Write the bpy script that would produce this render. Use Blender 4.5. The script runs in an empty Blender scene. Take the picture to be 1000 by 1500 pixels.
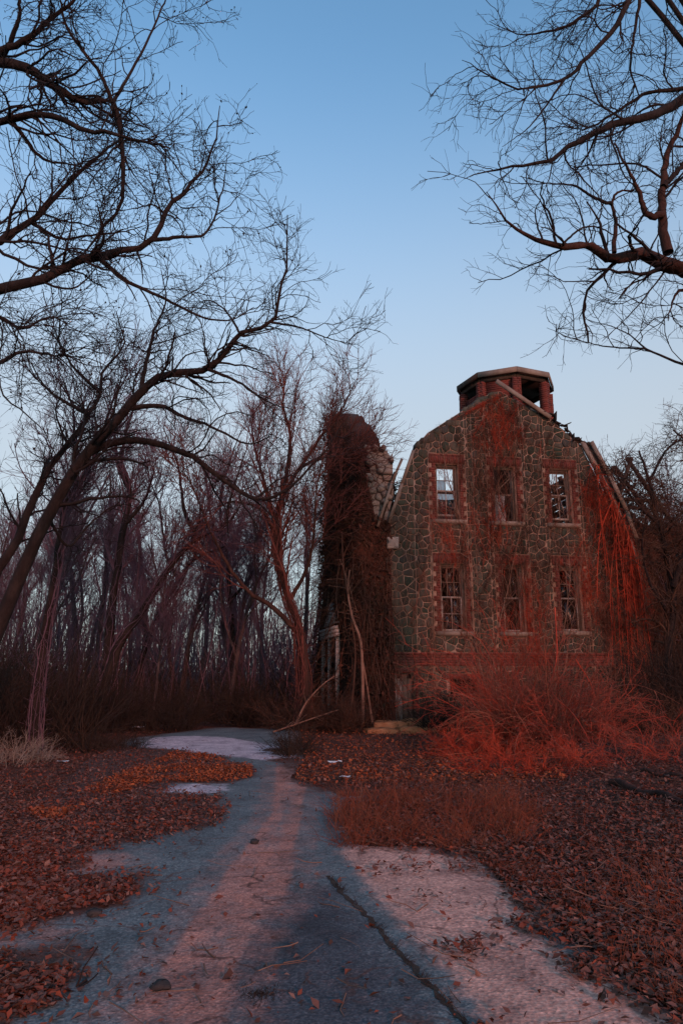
import bpy, math, random
import numpy as np

# ------------------------------------------------------------------ camera, sky, sun, exposure
SC = bpy.context.scene
COL = SC.collection
F, CX, CY, CAMH = 1040.0, 500.0, 750.0, 1.6
TH = math.atan(235 / 1040)
cam = bpy.data.objects.new('camera', bpy.data.cameras.new('camera')); COL.objects.link(cam)
cam.data.sensor_fit = 'VERTICAL'; cam.data.sensor_height = 36; cam.data.lens = F / 1500 * 36
cam.data.clip_start = 0.05; cam.data.clip_end = 2000
cam.location = (0, 0, CAMH); cam.rotation_euler = (math.pi / 2 + TH, 0, 0)
SC.camera = cam

SUN_EL, SUN_AZ = 14.0, 158.0          # degrees; azimuth clockwise from +Y (behind the camera, a little to the right)
world = bpy.data.worlds.new('World'); SC.world = world; world.use_nodes = True
wn = world.node_tree.nodes; wl = world.node_tree.links
bg = wn['Background']
sky = wn.new('ShaderNodeTexSky'); sky.sky_type = 'NISHITA'; sky.sun_disc = False
sky.sun_elevation = math.radians(SUN_EL); sky.sun_rotation = math.radians(SUN_AZ)
sky.altitude = 0; sky.air_density = 1.0; sky.dust_density = 1.0; sky.ozone_density = 2.8
# the pale dusk band low over the horizon, all the way round
wtc = wn.new('ShaderNodeTexCoord'); wsx = wn.new('ShaderNodeSeparateXYZ'); wl.new(wtc.outputs['Generated'], wsx.inputs[0])
wmr = wn.new('ShaderNodeMapRange'); wmr.interpolation_type = 'SMOOTHSTEP'; wl.new(wsx.outputs[2], wmr.inputs[0])
wmr.inputs[1].default_value = .76; wmr.inputs[2].default_value = .26; wmr.inputs[3].default_value = 0; wmr.inputs[4].default_value = .85
wmx = wn.new('ShaderNodeMix'); wmx.data_type = 'RGBA'; wl.new(wmr.outputs[0], wmx.inputs[0]); wti = wn.new('ShaderNodeMix'); wti.data_type = 'RGBA'; wti.blend_type = 'MULTIPLY'; wti.inputs[0].default_value = 1; wl.new(sky.outputs[0], wti.inputs[6]); wti.inputs[7].default_value = (.97, 1.12, 1.05, 1); wl.new(wti.outputs[2], wmx.inputs[6]); wmx.inputs[7].default_value = (1.95, 2.04, 2.14, 1)
wl.new(wmx.outputs[2], bg.inputs[0]); bg.inputs[1].default_value = 0.15
sun = bpy.data.objects.new('sun', bpy.data.lights.new('sun', 'SUN')); COL.objects.link(sun)
sun.data.energy = 1.3; sun.data.angle = math.radians(4); sun.data.color = (1.0, 0.34, 0.24)
az, el = math.radians(SUN_AZ), math.radians(SUN_EL)
sdir = (math.sin(az) * math.cos(el), math.cos(az) * math.cos(el), math.sin(el))
from mathutils import Vector
sun.rotation_euler = Vector(sdir).to_track_quat('Z', 'Y').to_euler()
vs = SC.view_settings
SC.display_settings.display_device = 'sRGB'
vs.view_transform = 'Standard'; vs.look = 'None'; vs.gamma = 1; vs.use_curve_mapping = False
vs.exposure = 1.0
SC.cycles.max_bounces = 6; SC.cycles.transparent_max_bounces = 12
SC.cycles.use_denoising = True

# ------------------------------------------------------------------ helpers
rng = np.random.default_rng(7)
random.seed(7)
def ray(px, py):
    t = (py - CY) / F
    return np.array([(px - CX) / F, math.cos(TH) + t * math.sin(TH), math.sin(TH) - t * math.cos(TH)])
def at(px, py, Y):
    d = ray(px, py); return np.array([0, 0, CAMH]) + d * (Y / d[1])
def G(px, py, z=0.0):
    d = ray(px, py); return (np.array([0, 0, CAMH]) + d * ((z - CAMH) / d[2]))[:2]

def sm(t):
    t = np.clip(t, 0, 1); return t * t * (3 - 2 * t)
_perm = np.random.default_rng(3).random((257, 257))
def vnoise(x, y):
    xi = np.floor(x).astype(int); yi = np.floor(y).astype(int); fx = sm(x - xi); fy = sm(y - yi)
    a = _perm[xi % 256, yi % 256]; b = _perm[(xi + 1) % 256, yi % 256]
    c = _perm[xi % 256, (yi + 1) % 256]; d = _perm[(xi + 1) % 256, (yi + 1) % 256]
    return (a * (1 - fx) + b * fx) * (1 - fy) + (c * (1 - fx) + d * fx) * fy
def fbm(x, y, o=4):
    s = 0; a = .5
    for i in range(o):
        s = s + a * vnoise(x + 17.3 * i, y - 9.1 * i); x = x * 2.03; y = y * 2.03; a *= .5
    return s / (1 - .5 ** o)

def height(x, y):
    x = np.asarray(x, float); y = np.asarray(y, float)
    h = .45 * sm((-x - 3.6 - .12 * y) / 6) + .30 * sm((x - 2.2) / 4) * sm((y - 5) / 4) * sm((19.5 - y) / 4)
    h = h + .10 * (fbm(x * .6, y * .6, 3) - .5) * sm((np.abs(x + .5) - 1.8) / 2)
    h = h + 1.2 * sm((y - 40) / 80)
    return h

class Acc:
    def __init__(s): s.v = []; s.f4 = []; s.f3 = []; s.n = 0; s.ng = []
    def add(s, v, q=None, t=None):
        v = np.asarray(v, float).reshape(-1, 3); s.v.append(v)
        if q is not None and len(q): s.f4.append(np.asarray(q).reshape(-1, 4) + s.n)
        if t is not None and len(t): s.f3.append(np.asarray(t).reshape(-1, 3) + s.n)
        s.n += len(v)
    def box(s, c0, c1):
        x0, y0, z0 = c0; x1, y1, z1 = c1
        v = [(x0,y0,z0),(x1,y0,z0),(x1,y1,z0),(x0,y1,z0),(x0,y0,z1),(x1,y0,z1),(x1,y1,z1),(x0,y1,z1)]
        s.add(v, [(0,3,2,1),(4,5,6,7),(0,1,5,4),(1,2,6,5),(2,3,7,6),(3,0,4,7)])
    def bar(s, a, b, w, d, side=(0, 1, 0)):
        """a squared beam from a to b, w across, d along side"""
        a = np.array(a, float); b = np.array(b, float); t = b - a; t /= np.linalg.norm(t)
        n = np.array(side, float); n -= t * n.dot(t); n /= np.linalg.norm(n); m = np.cross(t, n)
        v = []
        for p in (a, b):
            for i, j in ((-1,-1),(1,-1),(1,1),(-1,1)): v.append(p + m * i * w / 2 + n * j * d / 2)
        s.add(v, [(0,3,2,1),(4,5,6,7),(0,1,5,4),(1,2,6,5),(2,3,7,6),(3,0,4,7)])
    def tubes(s, P, R, S=3):
        P = np.asarray(P, float); R = np.asarray(R, float)
        N, K, _ = P.shape
        if N == 0: return
        T = np.gradient(P, axis=1); T /= np.linalg.norm(T, axis=2, keepdims=True) + 1e-9
        ref = np.where(np.abs(T[:, :1, 2:3]) > .9, np.array([1., 0, 0]), np.array([0, 0, 1.]))
        ref = np.broadcast_to(ref, T.shape)
        A = np.cross(T, ref); A /= np.linalg.norm(A, axis=2, keepdims=True) + 1e-9
        B = np.cross(T, A)
        an = np.arange(S) * 2 * math.pi / S
        V = P[:, :, None, :] + R[:, :, None, None] * (A[:, :, None, :] * np.cos(an)[None, None, :, None] + B[:, :, None, :] * np.sin(an)[None, None, :, None])
        base = (np.arange(N) * K * S)[:, None, None]; k = (np.arange(K - 1) * S)[None, :, None]; j = np.arange(S)[None, None, :]; j2 = (j + 1) % S
        q = np.stack([base + k + j, base + k + j2, base + k + S + j2, base + k + S + j], -1)
        s.add(V, q)
    def prism(s, poly, y0, y1):
        """polygon in (x,z) extruded along y"""
        n = len(poly); v = [(p[0], y0, p[1]) for p in poly] + [(p[0], y1, p[1]) for p in poly]
        q = [(i, (i + 1) % n, n + (i + 1) % n, n + i) for i in range(n)]
        t = []
        for i in range(1, n - 1): t.append((0, i + 1, i)); t.append((n, n + i, n + i + 1))
        s.add(v, [(a, b, c, d) for a, b, c, d in q], t)
    def mesh(s, name, smooth=False):
        me = bpy.data.meshes.new(name)
        v = np.concatenate(s.v) if s.v else np.zeros((0, 3))
        f4 = np.concatenate(s.f4) if s.f4 else np.zeros((0, 4), int); f3 = np.concatenate(s.f3) if s.f3 else np.zeros((0, 3), int)
        me.vertices.add(len(v)); me.vertices.foreach_set('co', v.astype(np.float32).ravel())
        nl = f4.size + f3.size; me.loops.add(nl); me.polygons.add(len(f4) + len(f3))
        me.loops.foreach_set('vertex_index', np.concatenate([f4.ravel(), f3.ravel()]).astype(np.int32))
        st = np.concatenate([np.arange(len(f4)) * 4, f4.size + np.arange(len(f3)) * 3]).astype(np.int32)
        me.polygons.foreach_set('loop_start', st)
        if smooth: me.polygons.foreach_set('use_smooth', np.ones(len(f4) + len(f3), bool))
        me.update(calc_edges=True)
        return me

def obj(name, acc, m, parent=None, smooth=False):
    me = acc.mesh(name, smooth) if isinstance(acc, Acc) else acc
    if m is not None and not me.materials: me.materials.append(m)
    o = bpy.data.objects.new(name, me); COL.objects.link(o)
    if parent is not None: o.parent = parent
    return o
def empty(name, loc=(0, 0, 0), rz=0.0, parent=None):
    o = bpy.data.objects.new(name, None); COL.objects.link(o); o.location = loc; o.rotation_euler = (0, 0, rz)
    o.empty_display_size = .2
    if parent is not None: o.parent = parent
    return o
def tag(o, label=None, cat=None, group=None, kind=None):
    if label: o['label'] = label
    if cat: o['category'] = cat
    if group: o['group'] = group
    if kind: o['kind'] = kind
    return o

def mat(name, cols, scale=4.0, rough=.9, bump=.3, bscale=30.0, island=.0, islcols=None, spec=.2, detail=6.0, stretch=None, bdist=.02):
    """procedural: colour ramp over noise, optional per-piece colour, noise relief"""
    m = bpy.data.materials.new(name); m.use_nodes = True
    n = m.node_tree.nodes; l = m.node_tree.links; b = n['Principled BSDF']
    b.inputs['Roughness'].default_value = rough; b.inputs['Specular IOR Level'].default_value = spec
    tc = n.new('ShaderNodeTexCoord'); src = tc.outputs['Object']
    if stretch:
        mp = n.new('ShaderNodeMapping'); mp.inputs['Scale'].default_value = stretch; l.new(src, mp.inputs[0]); src = mp.outputs[0]
    nz = n.new('ShaderNodeTexNoise'); nz.inputs['Scale'].default_value = scale; nz.inputs['Detail'].default_value = detail; nz.inputs['Roughness'].default_value = .65
    l.new(src, nz.inputs['Vector'])
    cr = n.new('ShaderNodeValToRGB'); e = cr.color_ramp.elements
    k = len(cols)
    while len(e) < k: e.new(.5)
    for i, c in enumerate(cols):
        e[i].position = .28 + .44 * i / max(1, k - 1); e[i].color = (*c, 1)
    l.new(nz.outputs['Fac'], cr.inputs[0]); col = cr.outputs[0]
    if islcols:
        ge = n.new('ShaderNodeNewGeometry'); oi = n.new('ShaderNodeObjectInfo')
        ad = n.new('ShaderNodeMath'); ad.operation = 'ADD'; l.new(ge.outputs['Random Per Island'], ad.inputs[0]); l.new(oi.outputs['Random'], ad.inputs[1])
        fr = n.new('ShaderNodeMath'); fr.operation = 'FRACT'; l.new(ad.outputs[0], fr.inputs[0])
        c2 = n.new('ShaderNodeValToRGB'); c2.color_ramp.interpolation = 'LINEAR'; e = c2.color_ramp.elements
        while len(e) < len(islcols): e.new(.5)
        for i, c in enumerate(islcols): e[i].position = (i + .5) / len(islcols); e[i].color = (*c, 1)
        l.new(fr.outputs[0], c2.inputs[0])
        mx = n.new('ShaderNodeMix'); mx.data_type = 'RGBA'; mx.inputs[0].default_value = island
        l.new(col, mx.inputs[6]); l.new(c2.outputs[0], mx.inputs[7]); col = mx.outputs[2]
    l.new(col, b.inputs['Base Color'])
    if bump:
        n2 = n.new('ShaderNodeTexNoise'); n2.inputs['Scale'].default_value = bscale; n2.inputs['Detail'].default_value = 5; l.new(src, n2.inputs['Vector'])
        bp = n.new('ShaderNodeBump'); bp.inputs['Strength'].default_value = bump; bp.inputs['Distance'].default_value = bdist
        l.new(n2.outputs['Fac'], bp.inputs['Height']); l.new(bp.outputs[0], b.inputs['Normal'])
    return m

M = {}
M['bark'] = mat('bark', [(.008,.006,.006), (.017,.012,.012), (.032,.023,.022)], 5, .95, .6, 22, bdist=.06, stretch=(1,1,.35))
M['bark_red'] = mat('bark_red', [(0.0176,0.0096,0.008), (0.036,0.0176,0.0144), (0.06,0.0288,0.0224)], 5, .95, .6, 22, bdist=.06, stretch=(0.8,0.8,0.28))
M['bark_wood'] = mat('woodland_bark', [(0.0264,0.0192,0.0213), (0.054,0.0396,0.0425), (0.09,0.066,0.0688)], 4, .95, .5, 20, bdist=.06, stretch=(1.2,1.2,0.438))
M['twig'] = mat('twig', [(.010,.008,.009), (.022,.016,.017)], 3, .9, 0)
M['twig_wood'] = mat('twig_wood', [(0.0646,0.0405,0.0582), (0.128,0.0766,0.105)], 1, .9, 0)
M['far_twig'] = mat('far_mauve_twig', [(0.0862,0.0633,0.0775), (0.149,0.109,0.125)], 1, .95, 0)  # distance haze over the far wood is put into this pale mauve
M['twig_red'] = mat('twig_red', [(.07,.025,.022), (.15,.05,.04)], 2, .9, 0)
M['stone'] = mat('fieldstone', [(0.0133,0.0239,0.0188), (0.029,0.048,0.037), (0.049,0.0699,0.057)], 3.2, .92, .5, 26, .75, [(.016,.026,.02), (.045,.05,.038), (.02,.02,.018), (.065,.055,.046), (.028,.04,.03), (.055,.038,.032), (.034,.034,.036), (.08,.075,.06)])
M['mortar'] = mat('mortar', [(0.161,0.11,0.0872), (0.272,0.198,0.158), (0.372,0.274,0.226)], 5, .95, .5, 40)
M['pale_stone'] = mat('pale_stone', [(0.12,0.105,0.093), (0.204,0.186,0.171), (0.27,0.252,0.234)], 3, .95, .6, 18, .4, [(0.15,0.132,0.114), (0.24,0.222,0.204), (0.198,0.162,0.144)])
M['brick'] = mat('old_brick', [(0.0806,0.0217,0.0186), (0.136,0.0372,0.0298), (0.174,0.062,0.0496)], 4, .92, .4, 50, .5, [(0.0868,0.0248,0.0217), (0.149,0.0372,0.031), (0.118,0.0434,0.0372), (0.062,0.0248,0.0248)])
M['wood'] = mat('weathered_wood', [(0.0867,0.0663,0.0561), (0.163,0.133,0.112), (0.23,0.194,0.168)], 3, .85, .4, 40, stretch=(0.51,0.51,0.153))
M['dark_wood'] = mat('rotten_wood', [(.015,.012,.01), (.04,.028,.022), (.07,.05,.04)], 4, .92, .5, 30)
M['white_paint'] = mat('flaking_white_paint', [(0.153,0.124,0.108), (0.281,0.259,0.246), (0.337,0.319,0.305)], 6, .7, .3, 50)
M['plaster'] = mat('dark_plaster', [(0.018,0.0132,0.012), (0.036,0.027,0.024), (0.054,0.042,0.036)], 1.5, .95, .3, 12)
M['shingle'] = mat('rotten_shingle', [(.02,.018,.018), (.05,.042,.04)], 6, .9, .4, 30)
M['vine'] = mat('dry_vine', [(0.072,0.0396,0.0288), (0.151,0.0864,0.0648), (0.216,0.144,0.115)], 2, .9, 0)
M['vine_red'] = mat('red_vine', [(0.156,0.0211,0.012), (0.324,0.044,0.0223), (0.408,0.088,0.0472)], 1.5, .9, 0)
M['vine_mid'] = mat('reddish_vine', [(.06,.022,.016), (.13,.045,.03), (.19,.08,.055)], 1.5, .92, 0)
M['vine_dark'] = mat('dark_vine', [(0.0225,0.0137,0.0107), (0.0525,0.0273,0.0195), (0.0975,0.0488,0.0312)], 1.2, .92, 0)
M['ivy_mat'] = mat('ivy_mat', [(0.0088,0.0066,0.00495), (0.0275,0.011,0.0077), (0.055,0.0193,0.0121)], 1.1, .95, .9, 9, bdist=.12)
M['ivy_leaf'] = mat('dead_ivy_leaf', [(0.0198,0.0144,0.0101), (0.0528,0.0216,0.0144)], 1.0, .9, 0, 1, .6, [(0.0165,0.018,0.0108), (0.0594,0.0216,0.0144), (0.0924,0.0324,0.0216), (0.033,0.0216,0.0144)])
M['shrub_red'] = mat('red_stem', [(0.234,0.0233,0.0144), (0.467,0.0445,0.0226), (0.583,0.09,0.0412)], .8, .85, 0, 1, .8, [(0.12,0.0517,0.0403), (0.36,0.0483,0.0246), (0.24,0.0805,0.0504), (0.072,0.0345,0.0291), (0.432,0.069,0.0336), (0.156,0.0978,0.0784), (0.288,0.0403,0.0246)])
M['cane'] = mat('pale_red_cane', [(.22,.07,.045), (.38,.14,.09)], 1.2, .85, 0, 1, .5, [(.25,.06,.04), (.36,.16,.10), (.16,.06,.045)])
M['brush'] = mat('brush_stem', [(0.014,0.0095,0.0075), (0.0275,0.018,0.014), (0.045,0.0275,0.02)], .7, .92, 0)
M['brush_pale'] = mat('pale_dry_brush', [(.14,.11,.09), (.27,.22,.19)], 1.5, .9, 0)
M['grass'] = mat('dead_grass', [(0.0819,0.0237,0.0127), (0.164,0.0455,0.0237), (0.2,0.0819,0.0455)], 1.2, .9, 0, 1, .5, [(0.091,0.0255,0.0164), (0.182,0.0455,0.0237), (0.155,0.0819,0.0501), (0.0501,0.0237,0.0182), (0.2,0.041,0.0228)])
M['leaf'] = mat('fallen_leaf', [(0.0954,0.0356,0.023), (0.202,0.0711,0.0368)], .8, .85, 0, 1, .75, [(0.037,0.0223,0.0193), (0.127,0.0305,0.0202), (0.221,0.0457,0.0238), (0.0794,0.0325,0.0275), (0.09,0.0661,0.0643), (0.149,0.0366,0.0221), (0.0318,0.0202,0.0184), (0.211,0.122,0.101), (0.053,0.0356,0.0321)])
M['leaf_orange'] = mat('orange_leaf', [(0.216,0.0672,0.0264), (0.389,0.115,0.0352)], .8, .85, 0, 1, .7, [(0.238,0.048,0.0176), (0.13,0.0288,0.0158), (0.324,0.0816,0.0264), (0.0756,0.0288,0.0194), (0.184,0.048,0.0264)])
M['paper'] = mat('white_scrap', [(.6,.6,.6), (.75,.75,.75)], 5, .7, .2, 30)
M['rock'] = mat('road_stone', [(.02,.018,.018), (.05,.045,.045)], 8, .9, .5, 40)

def glass_mat():
    m = bpy.data.materials.new('dusty_glass'); m.use_nodes = True
    n = m.node_tree.nodes; l = m.node_tree.links; n.remove(n['Principled BSDF'])
    tr = n.new('ShaderNodeBsdfTransparent'); tr.inputs[0].default_value = (.6, .6, .62, 1)
    gl = n.new('ShaderNodeBsdfGlossy'); gl.inputs['Roughness'].default_value = .12; gl.inputs[0].default_value = (.8,.8,.8,1)
    nz = n.new('ShaderNodeTexNoise'); nz.inputs['Scale'].default_value = 3
    mr = n.new('ShaderNodeMapRange'); mr.inputs[3].default_value = .02; mr.inputs[4].default_value = .09
    l.new(nz.outputs[0], mr.inputs[0])
    mx = n.new('ShaderNodeMixShader'); l.new(mr.outputs[0], mx.inputs[0]); l.new(tr.outputs[0], mx.inputs[1]); l.new(gl.outputs[0], mx.inputs[2])
    l.new(mx.outputs[0], n['Material Output'].inputs[0]); return m
M['glass'] = glass_mat()

def ground_mat():
    m = bpy.data.materials.new('leafy_soil'); m.use_nodes = True
    n = m.node_tree.nodes; l = m.node_tree.links; b = n['Principled BSDF']; b.inputs['Roughness'].default_value = .95; b.inputs['Specular IOR Level'].default_value = .15
    tc = n.new('ShaderNodeTexCoord')
    big = n.new('ShaderNodeTexNoise'); big.inputs['Scale'].default_value = .5; big.inputs['Detail'].default_value = 8; l.new(tc.outputs['Object'], big.inputs['Vector'])
    r1 = n.new('ShaderNodeValToRGB'); e = r1.color_ramp.elements; e.new(.5)
    for i, (p, c) in enumerate(((.3,(.022,.015,.012)), (.5,(.055,.025,.018)), (.7,(.10,.038,.026)))): e[i].position = p; e[i].color = (*c, 1)
    l.new(big.outputs['Fac'], r1.inputs[0])
    vo = n.new('ShaderNodeTexVoronoi'); vo.inputs['Scale'].default_value = 17; l.new(tc.outputs['Object'], vo.inputs['Vector'])
    r2 = n.new('ShaderNodeValToRGB'); e = r2.color_ramp.elements; e.new(.4); e.new(.75)
    for i, (p, c) in enumerate(((0,(.02,.014,.012)), (.4,(.09,.03,.02)), (.7,(.16,.05,.03)), (1,(.10,.065,.06)))): e[i].position = p; e[i].color = (*c, 1)
    l.new(vo.outputs['Color'], r2.inputs[0])
    mx = n.new('ShaderNodeMix'); mx.data_type = 'RGBA'; mx.inputs[0].default_value = .5
    l.new(r1.outputs[0], mx.inputs[6]); l.new(r2.outputs[0], mx.inputs[7]); l.new(mx.outputs[2], b.inputs['Base Color'])
    bp = n.new('ShaderNodeBump'); bp.inputs['Strength'].default_value = .8; bp.inputs['Distance'].default_value = .04
    l.new(vo.outputs['Distance'], bp.inputs['Height']); l.new(bp.outputs[0], b.inputs['Normal'])
    return m
M['ground'] = ground_mat()

def road_mat():
    """asphalt with a darker repair, a sunlight streak put into the colour, pinkish and pale patches, bare concrete and a soil film; each mask is a vertex attribute broken up by noise"""
    m = bpy.data.materials.new('worn_asphalt'); m.use_nodes = True
    n = m.node_tree.nodes; l = m.node_tree.links; b = n['Principled BSDF']; b.inputs['Specular IOR Level'].default_value = .3; b.inputs['Roughness'].default_value = .8
    tc = n.new('ShaderNodeTexCoord')
    def noise(s, d=6): 
        x = n.new('ShaderNodeTexNoise'); x.inputs['Scale'].default_value = s; x.inputs['Detail'].default_value = d; x.inputs['Roughness'].default_value = .7; l.new(tc.outputs['Object'], x.inputs['Vector']); return x.outputs['Fac']
    def ramp(fac, st):
        r = n.new('ShaderNodeValToRGB'); e = r.color_ramp.elements
        while len(e) < len(st): e.new(.5)
        for i, (p, c) in enumerate(st): e[i].position = p; e[i].color = (*c, 1)
        l.new(fac, r.inputs[0]); return r.outputs[0]
    def mixc(f, a, c):
        x = n.new('ShaderNodeMix'); x.data_type = 'RGBA'; l.new(f, x.inputs[0]); l.new(a, x.inputs[6]); l.new(c, x.inputs[7]); return x.outputs[2]
    fine = noise(60, 4); mid = noise(4)
    def mask(attr, amp=.7, w=.12):
        a = n.new('ShaderNodeAttribute'); a.attribute_name = attr
        nn = n.new('ShaderNodeMath'); nn.operation = 'MULTIPLY_ADD'; l.new(edge, nn.inputs[0]); nn.inputs[1].default_value = amp; nn.inputs[2].default_value = -amp / 2
        ad = n.new('ShaderNodeMath'); l.new(a.outputs['Fac'], ad.inputs[0]); l.new(nn.outputs[0], ad.inputs[1])
        mr = n.new('ShaderNodeMapRange'); mr.interpolation_type = 'SMOOTHSTEP'; mr.inputs[1].default_value = .5 - w; mr.inputs[2].default_value = .5 + w; l.new(ad.outputs[0], mr.inputs[0]); return mr.outputs[0]
    edge = noise(5, 12)
    asph = ramp(fine, ((.3,(0.0422,0.0591,0.0688)), (.5,(0.0996,0.128,0.138)), (.72,(0.212,0.241,0.24))))
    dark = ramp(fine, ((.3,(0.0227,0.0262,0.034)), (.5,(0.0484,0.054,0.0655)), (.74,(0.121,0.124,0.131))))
    sunstreak_and_patches = ramp(fine, ((.3,(0.229,0.0911,0.0691)), (.55,(0.417,0.181,0.136)), (.75,(0.689,0.329,0.255))))
    pale = ramp(mid, ((.3,(0.33,0.29,0.33)), (.6,(0.51,0.45,0.495)), (.8,(0.6,0.493,0.51))))
    soil = ramp(fine, ((.3,(0.027,0.018,0.0147)), (.5,(0.072,0.03,0.0231)), (.72,(0.126,0.055,0.0368))))
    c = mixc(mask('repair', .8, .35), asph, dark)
    c = mixc(mask('sunstreak_and_patches', 1.3, .5), c, sunstreak_and_patches)
    spk = noise(38, 10)
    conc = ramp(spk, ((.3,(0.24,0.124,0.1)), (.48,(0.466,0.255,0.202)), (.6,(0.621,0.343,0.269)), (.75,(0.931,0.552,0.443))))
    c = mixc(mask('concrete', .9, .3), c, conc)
    c = mixc(mask('pale', 1.2, .25), c, pale)
    ag = n.new('ShaderNodeTexVoronoi'); ag.inputs['Scale'].default_value = 42; l.new(tc.outputs['Object'], ag.inputs['Vector'])
    agr = ramp(ag.outputs['Color'], ((0.05,(.45,.45,.46)), (.45,(.9,.9,.9)), (.8,(1.25,1.22,1.2)), (1,(1.7,1.6,1.55))))
    mg = n.new('ShaderNodeMix'); mg.data_type = 'RGBA'; mg.blend_type = 'MULTIPLY'; mg.inputs[0].default_value = .65; l.new(c, mg.inputs[6]); l.new(agr, mg.inputs[7]); c = mg.outputs[2]
    # stains and wear in the whole surface, then cracks
    st = noise(1.7, 9); sr = ramp(st, ((.32,(.45,.45,.47)), (.5,(.95,.95,.95)), (.68,(1.3,1.27,1.24))))
    mu = n.new('ShaderNodeMix'); mu.data_type = 'RGBA'; mu.blend_type = 'MULTIPLY'; mu.inputs[0].default_value = .85; l.new(c, mu.inputs[6]); l.new(sr, mu.inputs[7]); c = mu.outputs[2]
    dn = n.new('ShaderNodeTexNoise'); dn.inputs['Scale'].default_value = 2.2; dn.inputs['Detail'].default_value = 8; l.new(tc.outputs['Object'], dn.inputs['Vector'])
    dm = n.new('ShaderNodeMix'); dm.data_type = 'RGBA'; dm.blend_type = 'LINEAR_LIGHT'; dm.inputs[0].default_value = .35; l.new(tc.outputs['Object'], dm.inputs[6]); l.new(dn.outputs['Color'], dm.inputs[7])
    ve = n.new('ShaderNodeTexVoronoi'); ve.feature = 'DISTANCE_TO_EDGE'; ve.inputs['Scale'].default_value = .75; l.new(dm.outputs[2], ve.inputs['Vector'])
    ck = n.new('ShaderNodeMapRange'); ck.inputs[1].default_value = .004; ck.inputs[2].default_value = .016; ck.inputs[3].default_value = .85; ck.inputs[4].default_value = 0; l.new(ve.outputs['Distance'], ck.inputs[0])
    cm = n.new('ShaderNodeMath'); cm.operation = 'MULTIPLY'; l.new(ck.outputs[0], cm.inputs[0])
    cw_ = n.new('ShaderNodeMapRange'); cw_.inputs[1].default_value = .42; cw_.inputs[2].default_value = .6; l.new(dn.outputs['Fac'], cw_.inputs[0]); l.new(cw_.outputs[0], cm.inputs[1])
    c = mixc(cm.outputs[0], c, soil)
    c = mixc(mask('cover', 1.0, .25), c, soil)
    l.new(c, b.inputs['Base Color'])
    bp = n.new('ShaderNodeBump'); bp.inputs['Strength'].default_value = .35; bp.inputs['Distance'].default_value = .012
    l.new(ag.outputs['Distance'], bp.inputs['Height']); l.new(bp.outputs[0], b.inputs['Normal'])
    return m
M['road'] = road_mat()
M['apron'] = mat('pink_concrete', [(.12,.072,.064), (.21,.135,.118), (.30,.205,.18)], 7, .85, .35, 130, detail=12, bdist=.006)

# ------------------------------------------------------------------ ground and road
def pip(x, y, poly):
    poly = np.asarray(poly); ins = np.zeros(x.shape, bool); n = len(poly); j = n - 1
    for i in range(n):
        xi, yi = poly[i]; xj, yj = poly[j]
        c = ((yi > y) != (yj > y)) & (x < (xj - xi) * (y - yi) / (yj - yi + 1e-12) + xi)
        ins ^= c; j = i
    return ins
def gpoly(pts): return [G(*p) for p in pts]
COVER = [gpoly(p) for p in (
    [(-200,1120),(60,1085),(150,1083),(205,1094),(300,1104),(362,1122),(372,1138),(340,1147),(230,1147),(222,1164),(330,1166),(300,1186),(292,1206),(205,1224),(155,1240),(90,1240),(60,1262),(120,1285),(195,1290),(205,1306),(140,1340),(60,1350),(-60,1365),(-200,1360)],
    [(-200,1400),(60,1385),(120,1372),(145,1398),(100,1432),(0,1475),(-200,1500)],
    [(400,1096),(450,1098),(450,1108),(398,1106)], [(405,1112),(440,1112),(440,1136),(430,1136)])]
PALE = [gpoly(p) for p in ([(203,1092),(232,1078),(330,1080),(425,1096),(436,1112),(400,1116),(340,1108),(270,1102)], [(210,1160),(240,1150),(330,1148),(335,1158),(280,1166)], [(225,1135),(270,1128),(275,1140),(235,1146)])]
SUNSTREAK_AND_PATCHES = [gpoly(p) for p in ([(150,1540),(315,1540),(360,1380),(425,1300),(432,1240),(448,1150),(440,1120),(405,1122),(400,1190),(330,1280),(250,1400)], [(65,1262),(190,1248),(180,1272),(90,1285)], [(-20,1350),(60,1358),(120,1362),(60,1384),(-20,1400)])]  # long strip paints a streak of low sunlight; the small ones are pinkish patches
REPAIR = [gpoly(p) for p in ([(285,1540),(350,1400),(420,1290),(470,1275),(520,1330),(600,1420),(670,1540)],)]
ROADP = gpoly([(-60,1600),(-130,1400),(-130,1300),(-60,1245),(40,1190),(120,1120),(180,1084),(240,1073),(330,1066),(440,1068),(446,1112),(428,1140),(500,1166),(580,1163),(575,1172),(500,1180),(520,1236),(700,1262),(900,1420),(1100,1560),(1100,1640),(-60,1640)])
APRON = gpoly([(493,1238),(560,1240),(690,1240),(722,1287),(800,1311),(850,1342),(785,1356),(700,1352),(690,1358),(790,1372),(832,1402),(930,1441),(1010,1500),(1040,1560),(760,1560),(690,1462),(605,1372),(560,1322)])
GRASSP = gpoly([(488,1167),(560,1166),(740,1160),(800,1190),(770,1240),(700,1246),(600,1241),(492,1238)])
def inany(x, y, polys):
    r = np.zeros(x.shape, bool)
    for p in polys: r |= pip(x, y, p)
    return r
def soft(x, y, polys, rad):
    s = 0
    for k in range(8):
        a = k * math.pi / 4; s = s + inany(x + rad * math.cos(a), y + rad * math.sin(a), polys).astype(float)
    return (s + inany(x, y, polys) * 2) / 10

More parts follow.
